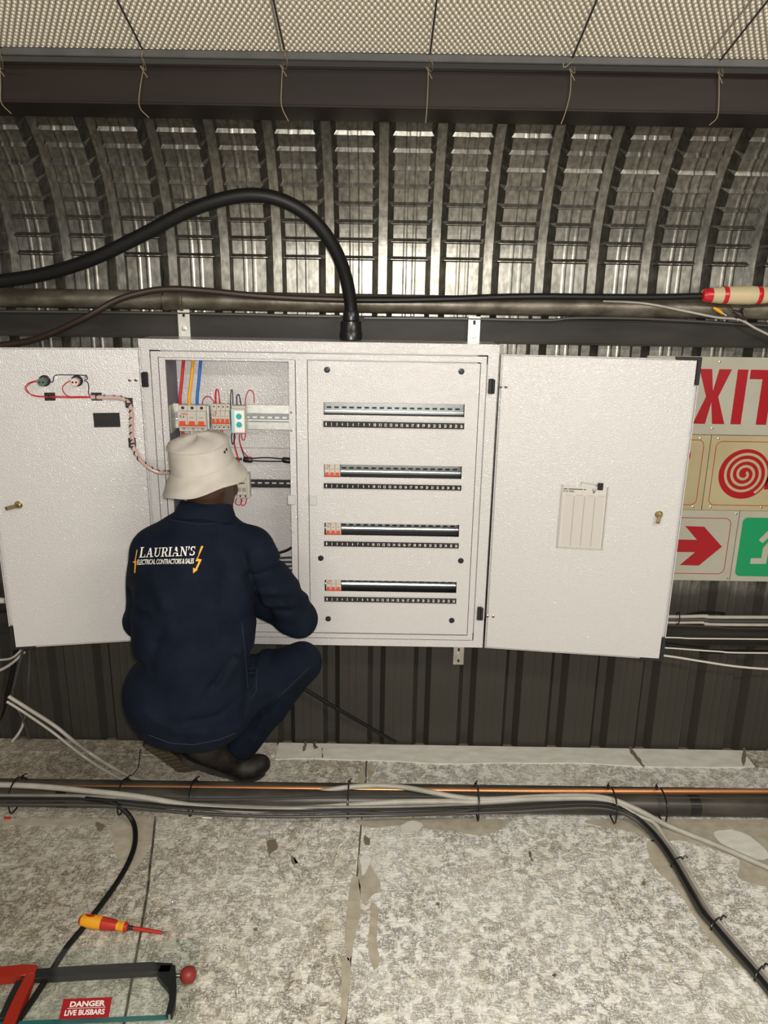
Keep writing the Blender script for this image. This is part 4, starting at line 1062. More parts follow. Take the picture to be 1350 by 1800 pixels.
# red arrow sign and green way-out sign
xm2 = (S(1299, 903)[0]+S(1284, 1018)[0])/2; zt3 = zb2-.001; zb3 = S(1230, 1020.5)[1]
sg, T, yf = sign('arrow_sign', 'cream sign with a red arrow pointing right beside the cabinet door', xm2-.36, xm2-.001, zb3, zt3, 'sign_white')
border(sg, T, xm2-.34, S(1240,1009)[1], S(1279,960)[0]+.001, S(1240,910)[1], .024, .0024)
ar = [(315,1365),(450,1365),(370,1270),(500,1275),(622,1412),(462,1542),(332,1538),(437,1450),(315,1445)]
ap = [S(1110+x/3.9125, 600+y/3.9125) for x, y in ar]; ap[0] = (ap[0][0]-.12, ap[1][1]); ap[8] = (ap[8][0]-.12, ap[7][1]); 
flat(sg, 'arrow', [ap], T, 'sign_red')
sscrew(sg, ((1294,903),(1278,1016)), yf)
sg, T, yf = sign('way_out_sign', 'green running figure sign at the right edge of the photo', xm2+.001, xm2+.40, zb3, zt3, 'sign_white')
g0, g1 = S(1300, 960)[0]-.002, xm2+.38
flat(sg, 'green_field', [rrect(g0, S(1330,1013)[1], g1, S(1330,910)[1], .018)], T, 'sign_green')
leg = [S(1319,986), S(1342,986), S(1346,965), S(1358,951), S(1368,940)]
flat(sg, 'running_figure', [stroke(leg, .022), stroke([S(1337,952), S(1352,937), S(1368,934)], .020), stroke([S(1368,936), S(1366,957)], .028), stroke([S(1364,954), S(1386,967)], .022), stroke([S(1384,964), S(1384,992)], .022),
     [(S(1378,924)[0]+.016*math.cos(k*.449), S(1378,924)[1]+.016*math.sin(k*.449)) for k in range(14)]], T, 'sign_white', .0004)

# ================================================================== CABLES AT THE RIGHT OF THE CABINET
RYc = 2.625
zc = Pt(1260, 1092, RYc).z
for k, (pts, r, m, lab) in enumerate((
    ([(1100,1080),(1180,1084),(1240,1083),(1300,1085),(1900,1085)], .0065, 'grey_cable', 'topmost grey cable of the bundle under the signs'),
    ([(1100,1086),(1180,1089),(1240,1089),(1300,1092),(1900,1092)], .0065, 'dark_cable', 'second cable of the bundle under the signs'),
    ([(1100,1090),(1180,1094),(1240,1094),(1300,1098),(1900,1099)], .0060, 'grey_cable', 'third cable of the bundle under the signs, grey'),
    ([(1100,1098),(1180,1099),(1260,1102),(1340,1105),(1900,1106)], .0045, 'brown_cable', 'brown cable lowest in the bundle under the signs'))):
    cable('wall_cable', lab, path(pts, RYc-.004*(k % 2)), r, m, 'cables tied along the wall at the right', n=8)
mb = MB(); q = Pt(1192, 1086, RYc-.01); mb.tube([q+Vector((0, 0, .022)), q+Vector((0, -.012, .01)), q+Vector((0, -.012, -.016)), q+Vector((0, .006, -.024)), q+Vector((0, .022, 0))], .0022, 6, 6, True)
tag(mb.build('cable_tie', M['black_gloss'], None, tuple(q)), 'black cable tie round the wall cables under the arrow sign', 'cable tie')
cable('sagging_cable', 'thick black cable sagging below the wall cables at the right', path([(1090,1120),(1170,1133),(1230,1140),(1300,1146),(1900,1148)], 2.615), .009, 'black', n=8)
cable('hanging_cable', 'dark loop of cable rising behind the wall bundle at the right', path([(1120,1100),(1180,1090),(1220,1078),(1270,1078),(1330,1088),(1900,1090)], 2.645), .005, 'black', n=6)
for lab, pts, r in (('highest thin pale wire slung below the wall cables at the right', [(1090,1118),(1190,1121),(1280,1123),(1900,1128)], .0026),
               ('middle thin pale wire slung below the wall cables at the right', [(1090,1134),(1175,1139),(1260,1145),(1350,1148),(1900,1150)], .0030),
               ('lowest pale wire drooping below the right cabinet door', [(1090,1144),(1172,1153),(1230,1162),(1290,1171),(1350,1176),(1430,1178)], .0040)):
    cable('pale_wire', lab, path(pts, 2.60), r, 'cream_wire', 'thin pale wires at the right', n=6)
# end of a pale rod poking in at the left edge
mb = MB(); p, q = Pt(-60, 1052, 2.58), Pt(9, 1056, 2.56); mb.tube([p, p.lerp(q, .8), q], [.012, .012, .010], 12, 1)
tag(mb.build('pale_rod', M['cream_wire'], None, tuple(q)), 'pale rounded rod end poking in at the left edge', 'rod')

# ================================================================== CABLES AT THE LEFT BELOW THE DOOR
left = [([(53,1125,2.61),(52,1160,2.61),(50,1200,2.60),(47,1245,2.60),(30,1300,2.55)], .007, 'dark_cable', 'dark cable hanging straight down below the left door corner'),
        ([(30,1128,2.63),(24,1170,2.63),(14,1215,2.62),(0,1260,2.61),(-30,1300,2.6)], .009, 'black', 'thick black cable curving down to the left edge'),
        ([(44,1130,2.55),(36,1160,2.545),(27,1195,2.54),(22,1230,2.535),(40,1262,2.53),(52,1300,2.53)], .005, 'dark_cable', 'thin dark cable looping below the left door corner'),
        ([(-40,1162,2.57),(0,1160,2.575),(22,1156,2.58),(40,1140,2.60)], .0045, 'grey_cable', 'upper grey wire slanting in at the left edge'),
        ([(-40,1194,2.56),(0,1178,2.57),(22,1165,2.575),(44,1145,2.60)], .0055, 'grey_cable', 'lower grey cable slanting in at the left edge'),
        ([(42,1262,2.58),(40,1275,2.57),(32,1290,2.55),(20,1305,2.52)], .005, 'grey_cable', 'short grey cable bend low on the left wall'),
        ([(8,1195,2.56),(6,1220,2.56),(2,1250,2.55),(-10,1290,2.53)], .005, 'brown_cable', 'brown cable hanging along the left edge of the photo')]
for pts, r, m, lab in left:
    cable('hanging_cable', lab, path(pts, 0), r, m, 'loose cables below the left door', n=8)
a = [Pt(15,1224,2.50), Pt(45,1243,2.50), Pt(95,1275,2.49), Pt(130,1303,2.49)]
cable('grey_flex', 'upper of two grey cables slanting from the left wall to the floor', a+[Pz(160,1325,.03), Pz(200,1350,.012), Pz(238,1369,.010), Pz(280,1379,.0095), Pz(340,1382,.0095), Pz(480,1383,.0095), Pz(560,1384,.0095)], .0072, 'grey_cable', 'pair of slanting grey cables')
cable('grey_flex', 'lower of two grey cables slanting from the left wall to the floor', [Pt(12,1233,2.50), Pt(42,1252,2.50), Pt(90,1285,2.49), Pt(124,1312,2.49), Pz(155,1335,.03), Pz(195,1360,.012), Pz(236,1379,.0085), Pz(285,1387,.0085), Pz(360,1390,.0085)], .0055, 'grey_cable', 'pair of slanting grey cables')
mb = MB(); mb.tube([Pz(226,1371,.004), Pz(238,1356,.02), Pz(244,1345,.03), Pz(247,1320,.05), Pz(258,1296,.09), Pz(266,1300,.06)], .0018, 6, 6)
tag(mb.build('loose_tie', M['black_gloss'], None, tuple(Pz(236,1370,0))), 'thin black tie tail standing up beside the rear boot', 'cable tie')
cable('diagonal_cable', 'black cable running down behind the knee to the foot of the wall', [Pt(470,1168,2.60), Pt(530,1208,2.62), Pt(600,1250,2.635), Pt(650,1279,2.645), Pt(696,1305,2.655)], .0075, 'black')

# ================================================================== PIPES AND CABLES ALONG THE FLOOR
AY, AZ, AR = 2.262, .0365, .036
root = thing('floor_pipe', 'thick dark plastic pipe lying along the floor in front of the ledge', 'pipe', (0, AY, 0))
mb = MB(); mb.cyl((-2.4, AY, AZ), (2.4, AY+.018, AZ), AR, n=24); mb.build('pipe_run', M['pvc'], root)
mb = MB(); q = Pz(300, 1420, AZ)
for px in (100, 1165+55):
    x = Pz(px, 1420, AZ).x; yy = AY+.018*(x+2.4)/4.8
    mb = MB(); mb.cyl((x-.018, yy, AZ), (x+.018, yy, AZ), AR+.0012, n=24); mb.build('joint_band', M['black_gloss'], root)
tag(o := (lambda mb: (mb.cyl((-2.4, 2.326, .0265), (2.4, 2.352, .0265), .026, n=20), mb.build('floor_pipe', M['pvc'], None, (0, 2.33, 0)))[1])(MB()), 'thinner dark pipe lying behind the thick floor pipe', 'pipe')
def zf(y):                                   # height at which a cable rests on the round front of the thick pipe
    T_ = [(1395,.084),(1400,.080),(1404,.077),(1410,.068),(1416,.059),(1900,.053),(1424,.046),(1428,.037),(1432,.030)]
    for (a, za), (b, zb_) in zip(T_, T_[1:]):
        if a <= y <= b: return za+(zb_-za)*(y-a)/(b-a)
    return 9
def bund(pts): return [Pz(x, y, min(z, zf(y)+.003) if z > .062 else z) for x, y, z in pts]
cable('copper_pipe', 'bright copper pipe lying along the top of the floor pipes', bund([(-520,1384,.062),(120,1385,.062),(330,1385,.062),(500,1386.5,.062),(675,1388,.062),(840,1390,.062),(1080,1391,.062),(1900,1391.5,.062)]), .0098, 'copper', n=14, cat='pipe')
cable('floor_cable', 'pale grey cable crossing the copper pipe at the centre, leaving lower right', bund([(560,1392,.062),(610,1384,.078),(660,1381,.080),(710,1384,.080),(760,1393,.086),(810,1402,.090),(860,1405,.088),(940,1401,.087),(1010,1399,.087),(1060,1402,.088),(1095,1412,.085),(1130,1428,.055),(1165,1447,.022),(1200,1462,.0105),(1270,1490,.0100),(1350,1525,.0100),(1440,1562,.0100)]), .0090, 'grey_cable', 'cables along the floor pipe', n=12)
for k, (pts, r, lab) in enumerate((
    ([(-520,1400,.070),(100,1403,.072),(230,1398,.070),(330,1405,.07),(470,1404,.07),(610,1400,.07),(740,1400,.074),(840,1403,.075)], .0045, 'thin dark cable weaving along the middle of the floor pipe'),
    ([(600,1426,.070),(700,1430,.066),(800,1427,.070),(850,1419,.076),(930,1413,.078),(1000,1410,.080)], .005, 'dark cable on the front of the floor pipe right of centre'),
    ([(860,1398,.064),(960,1399,.066),(1080,1400,.066),(1170,1402,.070),(1260,1403,.070),(1900,1404,.070)], .005, 'dark cable behind the copper pipe at the right'))):
    cable('thin_floor_cable', lab, bund(pts), r, 'dark_cable', 'thin dark cables along the floor pipe', n=8)
# bundle leaving to the lower right
offs = [(-.0118, .0053, 'dark_cable', 'dark cable leftmost in the bundle leaving to the lower right', 0), (0, .0054, 'dark_cable', 'dark cable in the middle of the bundle leaving to the lower right', 0), (.0118, .0053, 'mid_cable', 'grey cable on the upper side of the bundle leaving to the lower right', 0), (-.006, .0040, 'black', 'thin black cable riding on the bundle leaving to the lower right', .0112)]
ctr = [(-520,1404,.077),(60,1405,.077),(150,1406,.077),(215,1409,.077),(300,1417,.077),(400,1423,.077),(500,1426,.079),(612,1425,.079),(700,1424,.080),(800,1421,.081),(900,1417,.084),(970,1413,.089),(1030,1411,.092),(1075,1415,.090),(1112,1433,.034),(1140,1455,.018),(1165,1484,.0098),(1187,1517,.0098),(1212,1560,.0098),(1235,1600,.0098),(1256,1626,.0098),(1292,1668,.0098),(1332,1714,.0098),(1374,1766,.0098),(1424,1830,.0098)]
ctr = [(x, y, min(z, zf(y)) if y < 1430 else z) for x, y, z in ctr]
CC = [Pz(*p) for p in ctr]
for i, (of, r, m, lab, dz) in enumerate(offs):
    P = []
    for k, q in enumerate(CC):
        t_ = CC[min(k+1, len(CC)-1)]-CC[max(k-1, 0)]; t_.z = 0; t_.normalize(); n_ = Vector((-t_.y, t_.x, 0))
        sp_ = 1.0+.10*(1+math.sin(k*1.3+1)) if k not in (17, 20, 22) else 1.0
        f = 0.0 if q.z < .036 else 1.0        # on the pipe the bundle drapes over its curve
        P.append(q+n_*(of*sp_)*(1-.15*f)+Vector((0, -.004*f, dz+.0025*f*(dz > 0)+f*of*.75)))
    cable('branch_cable', lab, P, r, m, 'cable bundle leaving to the lower right', n=10)
def nn_(k):
    t_ = CC[min(k+1, len(CC)-1)]-CC[max(k-1, 0)]; t_.z = 0; t_.normalize(); return Vector((-t_.y, t_.x, 0))
cable('floor_cable', 'pale grey cable crossing the copper pipe at the left, then along the floor pipe', bund([(-520,1372,.085),(-200,1376,.085),(-80,1378,.085),(20,1380,.085),(90,1384,.086),(160,1391,.088),(210,1396,.088),(260,1403,.088),(330,1415,.085),(400,1422,.083),(470,1424,.082),(540,1421,.083),(610,1416,.084),(700,1410,.085),(780,1409,.085),(840,1410,.085),(920,1405,.086),(1000,1403,.086),(1048,1404,.086),(1082,1412,.084),(1118,1432,.040)])+[CC[k]+nn_(k)*.0238+Vector((0, 0, .010 if k == 15 else -.004)) for k in range(15, len(CC))], [.0098]*6+[.0085, .0064, .0056, .0056], 'grey_cable', 'cables along the floor pipe', n=12)
def tie_floor(px, py, lab, rad=.0275, zz=.0098, ang=0.0):
    q = Pz(px, py, zz); mb = MB(); t_ = Vector((math.cos(ang), math.sin(ang), 0)); n_ = Vector((-t_.y, t_.x, 0)); 
    q = q+n_*.0070; P = [q+n_*(rad*math.cos(a))+Vector((0, 0, max(rad*.56*math.sin(a), -zz+.0026))) for a in [k*math.pi/6 for k in range(12)]]
    mb.tube(P, .0024, 6, 2, True); e = q+n_*rad
    mb.tube([e, e+n_*.012+Vector((0, 0, .006)), e+n_*.016+t_*.008+Vector((0, 0, .002))], .0028, 6, 3)
    tag(mb.build('cable_tie', M['black_gloss'], None, tuple(q)), lab, 'cable tie', 'cable ties on the branch bundle')
tie_floor(1187, 1517, 'upper black cable tie on the bundle leaving to the lower right', ang=-1.0)
tie_floor(1256, 1626, 'middle black cable tie on the bundle leaving to the lower right', ang=-.9)
tie_floor(1332, 1714, 'lowest black cable tie on the bundle at the right edge', ang=-.85)
# cable ties strapping pipes and cables together
tl = ['black strap tie round the floor pipes at the far left', 'black strap tie round the floor pipes left of the boots', 'black strap tie round the floor pipes below the boots',
      'black strap tie round the floor pipes just left of the board joint', 'black strap tie round the floor pipes under the right part of the cabinet', 'black strap tie where the branch bundle leaves the floor pipes', 'rightmost black strap tie round the floor pipes']
for (px, lab) in zip((14, 207, 333, 612, 840, 1077, 1163), tl):
    x = Pz(px, 1405, .07).x; yy = AY+.018*(x+2.4)/4.8
    mb = MB(); B_ = [(2.350, .012), (2.340, .052), (2.312, .076), (2.282, .098), (2.243, .100), (2.207, .080), (2.200, .045), (2.216, .005), (2.30, .0022), (2.345, .004)]
    for k in range(1): mb.tube([(x+.004*math.sin(k), y, z) for y, z in B_], .0030, 6, 4, True)
    mb.box(x-.0045, x+.0045, 2.306, 2.318, .074, .084, .001); mb.tube([(x, 2.314, .080), (x+.003, 2.325, .082), (x+.008, 2.333, .078)], .002, 5, 3)
    tag(mb.build('strap_tie', M['black_gloss'], None, (x, yy, 0)), lab, 'cable tie', 'strap ties on the floor pipes')
# small litter by the pipe
q = Pz(362, 1437, .005); mb = MB(); mb.cyl(q+Vector((-.012, 0, 0)), q+Vector((.006, 0, 0)), .004, n=10); mb.cyl(q+Vector((.006, 0, 0)), q+Vector((.022, -.001, 0)), .0048, n=10)
tag(mb.build('crimp_ferrule', M['zinc_white'], None, (q.x, q.y, 0)), 'small shiny ferrule lying against the floor pipe', 'ferrule')
q = Pz(14, 1438, .004); mb = MB(); mb.box(q.x-.014, q.x+.010, q.y-.004, q.y+.004, .0, .008, .002); tag(mb.build('red_cap', M['tool_red'], None, (q.x, q.y, 0)), 'little red plastic cap against the floor pipe at the far left', 'cap')
# loose cables on the floor at the left
cable('floor_lead', 'black cable snaking down the floor past the screwdriver', bund([(150,1404,.080),(195,1410,.078),(218,1424,.05),(233,1443,.018),(238,1465,.0085),(235,1492,.0085),(222,1524,.0085),(200,1560,.0085),(172,1598,.0085),(145,1632,.0085),(118,1665,.0085),(95,1700,.0085),(66,1745,.0085),(35,1790,.0085),(5,1830,.0085)]), .0082, 'black', n=10)
cable('thin_floor_wire', 'thin tan wire trailing down the floor left of the centre joint', bund([(273,1436,.012),(272,1448,.004),(269,1480,.0035),(264,1520,.0035),(260,1562,.0035),(252,1610,.0035),(245,1652,.0035),(236,1700,.0035),(228,1745,.0035),(218,1800,.0035),(212,1840,.0035)]), .0034, 'pipe', n=8, cat='wire')
for k, (a, b, lab) in enumerate((((303,1586),(302,1598),'lowest of the three small screws on the floor'), ((315,1573),(324,1577),'top left of the three small screws on the floor'), ((338,1579),(348,1584.5),'rightmost of the three small screws on the floor'))):
    p, q = Pz(*a, .004), Pz(*b, .003); mb = MB(); d_ = (q-p).normalized()
    R = d_.to_track_quat('Z', 'Y').to_matrix().to_4x4(); R.translation = p
    l = .020; mb.lathe([(.0005, -.001), (.0040, -.0005), (.0042, .001), (.0022, .003), (.0020, l*.8), (.0003, l)], R, 8)
    tag(mb.build('screw', M['zinc_white'], None, (p.x, p.y, 0)), lab, 'screw', 'loose screws on the floor')

# ------------------------------------------------------------------ screwdriver
a, b = Pz(141, 1617, .019), Pz(294, 1641, .009)
L = (b-a).length; ax = (b-a).normalized(); sd = ax.cross(Vector((0, 0, 1))).normalized(); R = frame_m(a, sd, ax.cross(sd), ax)
root = thing('screwdriver', 'red and yellow insulated screwdriver lying on the floor', 'screwdriver', (a.x, a.y, 0))
def lsec(p0, p1, rf, n=9): return [(rf(p0+(p1-p0)*k/n), (p0+(p1-p0)*k/n)*L) for k in range(n+1)]
prof = [(0,.0115),(.02,.0155),(.06,.0178),(.15,.0185),(.27,.0178),(.36,.0158),(.43,.0125),(.455,.0118),(.49,.013),(.515,.0135),(.54,.0125),(.555,.009)]
def rf(t):
    for (t0, r0), (t1, r1) in zip(prof, prof[1:]):
        if t <= t1: return r0+(r1-r0)*max(0, (t-t0))/(t1-t0)
    return prof[-1][1]
hex_ = lambda r, z, a_, j: (r*(1+.04*math.cos(6*a_)), z)
for p0, p1, m, nm in ((0, .025, 'tool_red', 'end_cap'), (.025, .255, 'tool_yellow', 'grip'), (.255, .43, 'tool_red', 'grip'), (.43, .515, 'tool_yellow', 'collar'), (.515, .555, 'tool_red', 'collar')):
    mb = MB(); pr_ = lsec(p0, p1, rf); 
    mb.lathe([(.0005, pr_[0][1])]+pr_+[(.0005, pr_[-1][1])], R, 24, hex_); mb.build(nm, M[m], root)
for q0, q1 in ((.05, .20),):
    mb = MB(); pts = []
    for k in range(13):
        a_ = 2*math.pi*k/13; t_ = (q0+q1)/2-.01+.055*math.cos(a_); ph = -1.75+.34*math.sin(a_)
        r_ = rf(t_)*1.02+.0006; pts.append((r_*math.cos(ph), r_*math.sin(ph), t_*L))
    mb.faces(pts, [tuple(range(13))], R); mb.build('red_inlay', M['tool_red'], root)
mb = MB(); mb.lathe([(.0005, .553*L), (.0062, .553*L), (.0062, .615*L), (.0005, .615*L)], R, 14); mb.build('ferrule', M['tool_black'], root)
mb = MB(); mb.lathe([(.0005, .612*L), (.0058, .612*L), (.0050, .93*L), (.0046, .94*L), (.0005, .94*L)], R, 14); mb.build('insulated_shank', M['tool_red'], root)
mb = MB(); mb.lathe([(.0005, .938*L), (.0032, .938*L), (.0032, .965*L), (.0030, .975*L), (.0008, 1.0*L)], R, 8); mb.build('tip', M['steel'], root)

# ------------------------------------------------------------------ hacksaw
hz = .014
def F(px, py, z=hz): return Pz(px, py, z)
root = thing('hacksaw', 'hacksaw with a black frame and red handle under the clear sheet', 'saw', tuple(Pz(160, 1760, 0)))
def bar(pts, w, z0, z1, nm, m, parent=root, bev=.002):
    P = [Pz(x, y, z0) for x, y in pts]; poly = stroke([(p.x, p.y) for p in P], w)
    mb = MB(); mb.prism(poly, z1-z0, Matrix.Translation((0, 0, z0)))
    bmesh.ops.bevel(mb.bm, geom=list(mb.bm.edges), offset=bev, segments=1, affect='EDGES'); return mb.build(nm, M[m], parent, smooth=False)
bar([(40,1722),(100,1718),(200,1712),(262,1709),(302,1710)], .030, .006, .024, 'frame', 'tool_black')
mb = MB(); poly = [(284,1706),(309,1706),(311,1744),(309,1770),(303,1792),(292,1792),(298,1768),(297,1748),(286,1735),(276,1722)]
P = [Pz(x, y, .006) for x, y in poly]; mb.prism([(p.x, p.y) for p in P], .018, Matrix.Translation((0, 0, .006))); mb.build('frame_end', M['tool_black'], root, smooth=False)
p, q = F(306, 1715), F(318, 1715); mb = MB(); mb.cyl(p, q, .0055, n=12); mb.build('tension_screw', M['steel'], root)
q = Pz(331, 1714, .022); mb = MB(); mb.lathe([(.0005, -.021), (.010, -.0195), (.0175, -.014), (.0215, -.005), (.0215, .005), (.0175, .014), (.010, .0195), (.0005, .021)], frame_m(q, (0, 0, 1), (0, 1, 0), (-1, 0, 0)), 20)
mb.build('tension_knob', M['knob_red'], root)
bar([(-30,1803),(60,1799),(180,1794),(294,1789)], .013, .010, .0125, 'blade', 'blade', bev=.0003)
mb = MB(); p = Pz(298, 1787, .012); mb.lathe([(.0003, -.008), (.004, -.008), (.004, .010), (.0003, .010)], Matrix.Translation(p), 10); mb.build('blade_pin', M['steel'], root)
for pts, w, nm in (([(66,1716),(40,1718),(0,1722),(-50,1728)], .034, 'handle'), ([(56,1722),(40,1760),(24,1795),(8,1830)], .028, 'handle_grip'), ([(-50,1735),(-60,1790),(-70,1830)], .03, 'handle_guard')):
    bar(pts, w, .003, .028, nm, 'tool_red', bev=.005)
bar([(36,1732),(22,1762),(4,1800)], .018, .004, .022, 'handle_insert', 'tool_black')
# ------------------------------------------------------------------ clear acrylic shield with the warning label, lying over the saw
root = thing('acrylic_shield', 'clear acrylic shield with a red DANGER label lying over the hacksaw', 'shield', tuple(Pz(200, 1740, 0)))
zs0 = .047
A = [Pz(-70, 1680, zs0), Pz(90, 1671.5, zs0), Pz(352, 1650, zs0), Pz(340, 1800, zs0), Pz(334, 1880, zs0), Pz(-110, 1900, zs0)]
mb = MB(); mb.prism([(p.x, p.y) for p in A][::-1], .003, Matrix.Translation((0, 0, zs0))); mb.build('clear_sheet', M['acrylic'], root, smooth=False)
c = [Pz(103.5, 1791.5, zs0+.0034), Pz(191, 1788, zs0+.0034), Pz(199, 1749, zs0+.0034), Pz(112, 1756, zs0+.0034)]
u = (c[1]-c[0]); v = (c[3]-c[0]); w, h = u.length, v.length; T = Matrix((u.normalized(), v.normalized(), (0, 0, 1))).transposed().to_4x4(); T.translation = c[0]
mb = MB(); mb.box(0, w, 0, h, -.0003, .0003, M=T); lab_o = mb.build('danger_label', M['sign_red'], root, smooth=False)
mb = MB()
text_fit(mb, 'DANGER', w*.16, h*.56, w*.88, h*.85, T, .035, z=.0006)
text_fit(mb, 'LIVE BUSBARS', w*.09, h*.14, w*.90, h*.42, T, .03, z=.0006)
mb.faces([(w*.12, h*.485, .0006), (w*.90, h*.485, .0006), (w*.90, h*.51, .0006), (w*.12, h*.51, .0006)], [(0, 1, 2, 3)], T)
mb.build('label_text', M['ink_white'], lab_o, smooth=False, recalc=False)

# ================================================================== THE TECHNICIAN
class SDF:
    """a body grown as one smooth skin: blended tapered limbs sampled on a grid, then meshed"""
    def __init__(s, lo, hi, res):
        s.res = res; s.lo = np.array(lo, dtype=np.float32)
        s.n = np.ceil((np.array(hi)-np.array(lo))/res).astype(int)+1
        ax = [s.lo[i]+res*np.arange(s.n[i], dtype=np.float32) for i in range(3)]
        s.X, s.Y, s.Z = np.meshgrid(*ax, indexing='ij'); s.d = np.full(s.X.shape, 1.0, dtype=np.float32)
    def cap(s, a, b, ra, rb, k=.03, sub=False):
        a = np.array(a, np.float32); b = np.array(b, np.float32); ba = b-a; L2 = float(ba@ba)+1e-9
        px, py, pz = s.X-a[0], s.Y-a[1], s.Z-a[2]
        t = np.clip((px*ba[0]+py*ba[1]+pz*ba[2])/L2, 0, 1)
        d = np.sqrt((px-t*ba[0])**2+(py-t*ba[1])**2+(pz-t*ba[2])**2)-(ra+t*(rb-ra))
        return s.mix(d, k)
    def ell(s, c, r, k=.03, R=None):
        px, py, pz = s.X-c[0], s.Y-c[1], s.Z-c[2]
        if R is not None:
            R = np.array(R, np.float32)     # columns are the ellipsoid's axes
            px, py, pz = (R[0,0]*px+R[1,0]*py+R[2,0]*pz), (R[0,1]*px+R[1,1]*py+R[2,1]*pz), (R[0,2]*px+R[1,2]*py+R[2,2]*pz)
        k0 = np.sqrt((px/r[0])**2+(py/r[1])**2+(pz/r[2])**2)+1e-6
        k1 = np.sqrt((px/r[0]**2)**2+(py/r[1]**2)**2+(pz/r[2]**2)**2)+1e-6
        return s.mix(k0*(k0-1)/k1, k)
    def mix(s, d, k):
        if k <= 0: s.d = np.minimum(s.d, d)
        else:
            h = np.clip(.5+.5*(s.d-d)/k, 0, 1); s.d = s.d*(1-h)+d*h-k*h*(1-h)
        return s
    def cut(s, p, n, lim=None):
        d = (s.X-p[0])*n[0]+(s.Y-p[1])*n[1]+(s.Z-p[2])*n[2]
        m = np.maximum(s.d, d); s.d = m if lim is None else np.where(lim, m, s.d); return s
    def mesh(s):
        """surface nets"""
        d = s.d; n = d.shape; sg = d < 0
        cells = np.zeros(tuple(np.array(n)-1), np.int8)
        for i in (0, 1):
            for j in (0, 1):
                for k in (0, 1): cells += sg[i:n[0]-1+i, j:n[1]-1+j, k:n[2]-1+k]
        act = np.argwhere((cells > 0) & (cells < 8)); idx = -np.ones(cells.shape, np.int64); idx[tuple(act.T)] = np.arange(len(act))
        acc = np.zeros((len(act), 3)); cnt = np.zeros(len(act))
        C = [(i, j, k) for i in (0, 1) for j in (0, 1) for k in (0, 1)]
        for a in C:
            for ax_ in range(3):
                if a[ax_]: continue
                b = list(a); b[ax_] = 1
                da = d[act[:,0]+a[0], act[:,1]+a[1], act[:,2]+a[2]]; db = d[act[:,0]+b[0], act[:,1]+b[1], act[:,2]+b[2]]
                m = (da < 0) != (db < 0); t = np.where(m, da/(da-db+1e-12), 0)
                p = np.array(a, float)[None, :].repeat(len(act), 0); p[:, ax_] += t
                acc[m] += p[m]; cnt[m] += 1
        V = (act+acc/cnt[:, None])*s.res+s.lo
        F = []
        for ax_ in range(3):
            u, v = (ax_+1) % 3, (ax_+2) % 3
            sl0 = [slice(None)]*3; sl1 = [slice(None)]*3; sl0[ax_] = slice(0, -1); sl1[ax_] = slice(1, None)
            ch = sg[tuple(sl0)] != sg[tuple(sl1)]; e = np.argwhere(ch)
            e = e[(e[:, u] > 0) & (e[:, v] > 0) & (e[:, u] < n[u]-1) & (e[:, v] < n[v]-1)]
            inside = sg[tuple(e.T)]
            q = []
            for du, dv in ((1, 1), (0, 1), (0, 0), (1, 0)):
                c = e.copy(); c[:, u] -= du; c[:, v] -= dv; q.append(idx[tuple(c.T)])
            q = np.stack(q, 1); q[~inside] = q[~inside][:, ::-1]; F.append(q)
        F = np.concatenate(F); F = F[(F >= 0).all(1)]
        return V, F
def sdf_obj(name, s, m, parent=None, loc=None, smooth_it=2):
    V, F = s.mesh()
    o0 = world_off(parent) if parent is not None else Vector(loc)
    me = bpy.data.meshes.new(name); me.from_pydata((V-np.array(o0)).tolist(), [], F.tolist()); me.update()
    bm = bmesh.new(); bm.from_mesh(me)
    for _ in range(smooth_it): bmesh.ops.smooth_vert(bm, verts=bm.verts, factor=.5, use_axis_x=True, use_axis_y=True, use_axis_z=True)
    bm.to_mesh(me); bm.free()
    return link(name, me, m, parent, o0 if parent is None else None, True, 180)
def nv(v): return np.array(v, np.float32)

# joints, measured off the photograph
J = dict(
    pel=Pt(342,1212,2.16), waist=Pt(340,1120,2.14), chest=Pt(348,1005,2.14), neck=Pt(362,905,2.17), head=Pt(366,842,2.21),
    shL=Pt(262,965,2.16), shR=Pt(440,968,2.15), elL=Pt(250,1090,2.33), wrL=Pt(345,1035,2.42), elR=Pt(526,1086,2.31), wrR=Pt(432,1050,2.42),
    hipL=Pt(288,1215,2.17), hipR=Pt(395,1222,2.17), knL=Pt(305,1195,2.41), knR=Pt(528,1162,2.35), anL=Pt(303,1285,2.40), anR=Pt(414,1290,2.385))
base = Vector((J['pel'].x, J['pel'].y, 0))
lo = (J['pel'].x-.36, 1.85, .0); hi = (J['pel'].x+.52, 2.60, 1.42)
print('joints', {k: tuple(round(c, 3) for c in v) for k, v in J.items()})

# the body itself (skin), one continuous surface; mostly under the coverall
s = SDF(lo, hi, .0085)
s.ell(J['head']+Vector((0, .0, .005)), (.074, .092, .108), .02)
fdir = Vector((.62, .72, -.28)).normalized(); fr_ = fdir.cross(Vector((0, 0, 1))).normalized(); fu = fr_.cross(fdir)
def hp_(f, r, u): return J['head']+fdir*f+fr_*r+fu*u
s.ell(hp_(.055, 0, -.060), (.044, .046, .040), .03)                 # jaw and chin
s.cap(hp_(.088, 0, .012), hp_(.108, 0, -.024), .009, .014, .012)    # nose
s.ell(hp_(.085, 0, -.050), (.024, .018, .010), .010)               # mouth
for sd_ in (-1, 1):
    s.ell(hp_(-.005, sd_*.076, -.005), (.016, .022, .030), .006)   # ears
    s.ell(hp_(.076, sd_*.030, .012), (.013, .012, .008), .008)     # eyes
s.cap(J['neck']+Vector((0, 0, -.05)), J['head']+Vector((-.005, -.005, -.05)), .060, .052, .02)
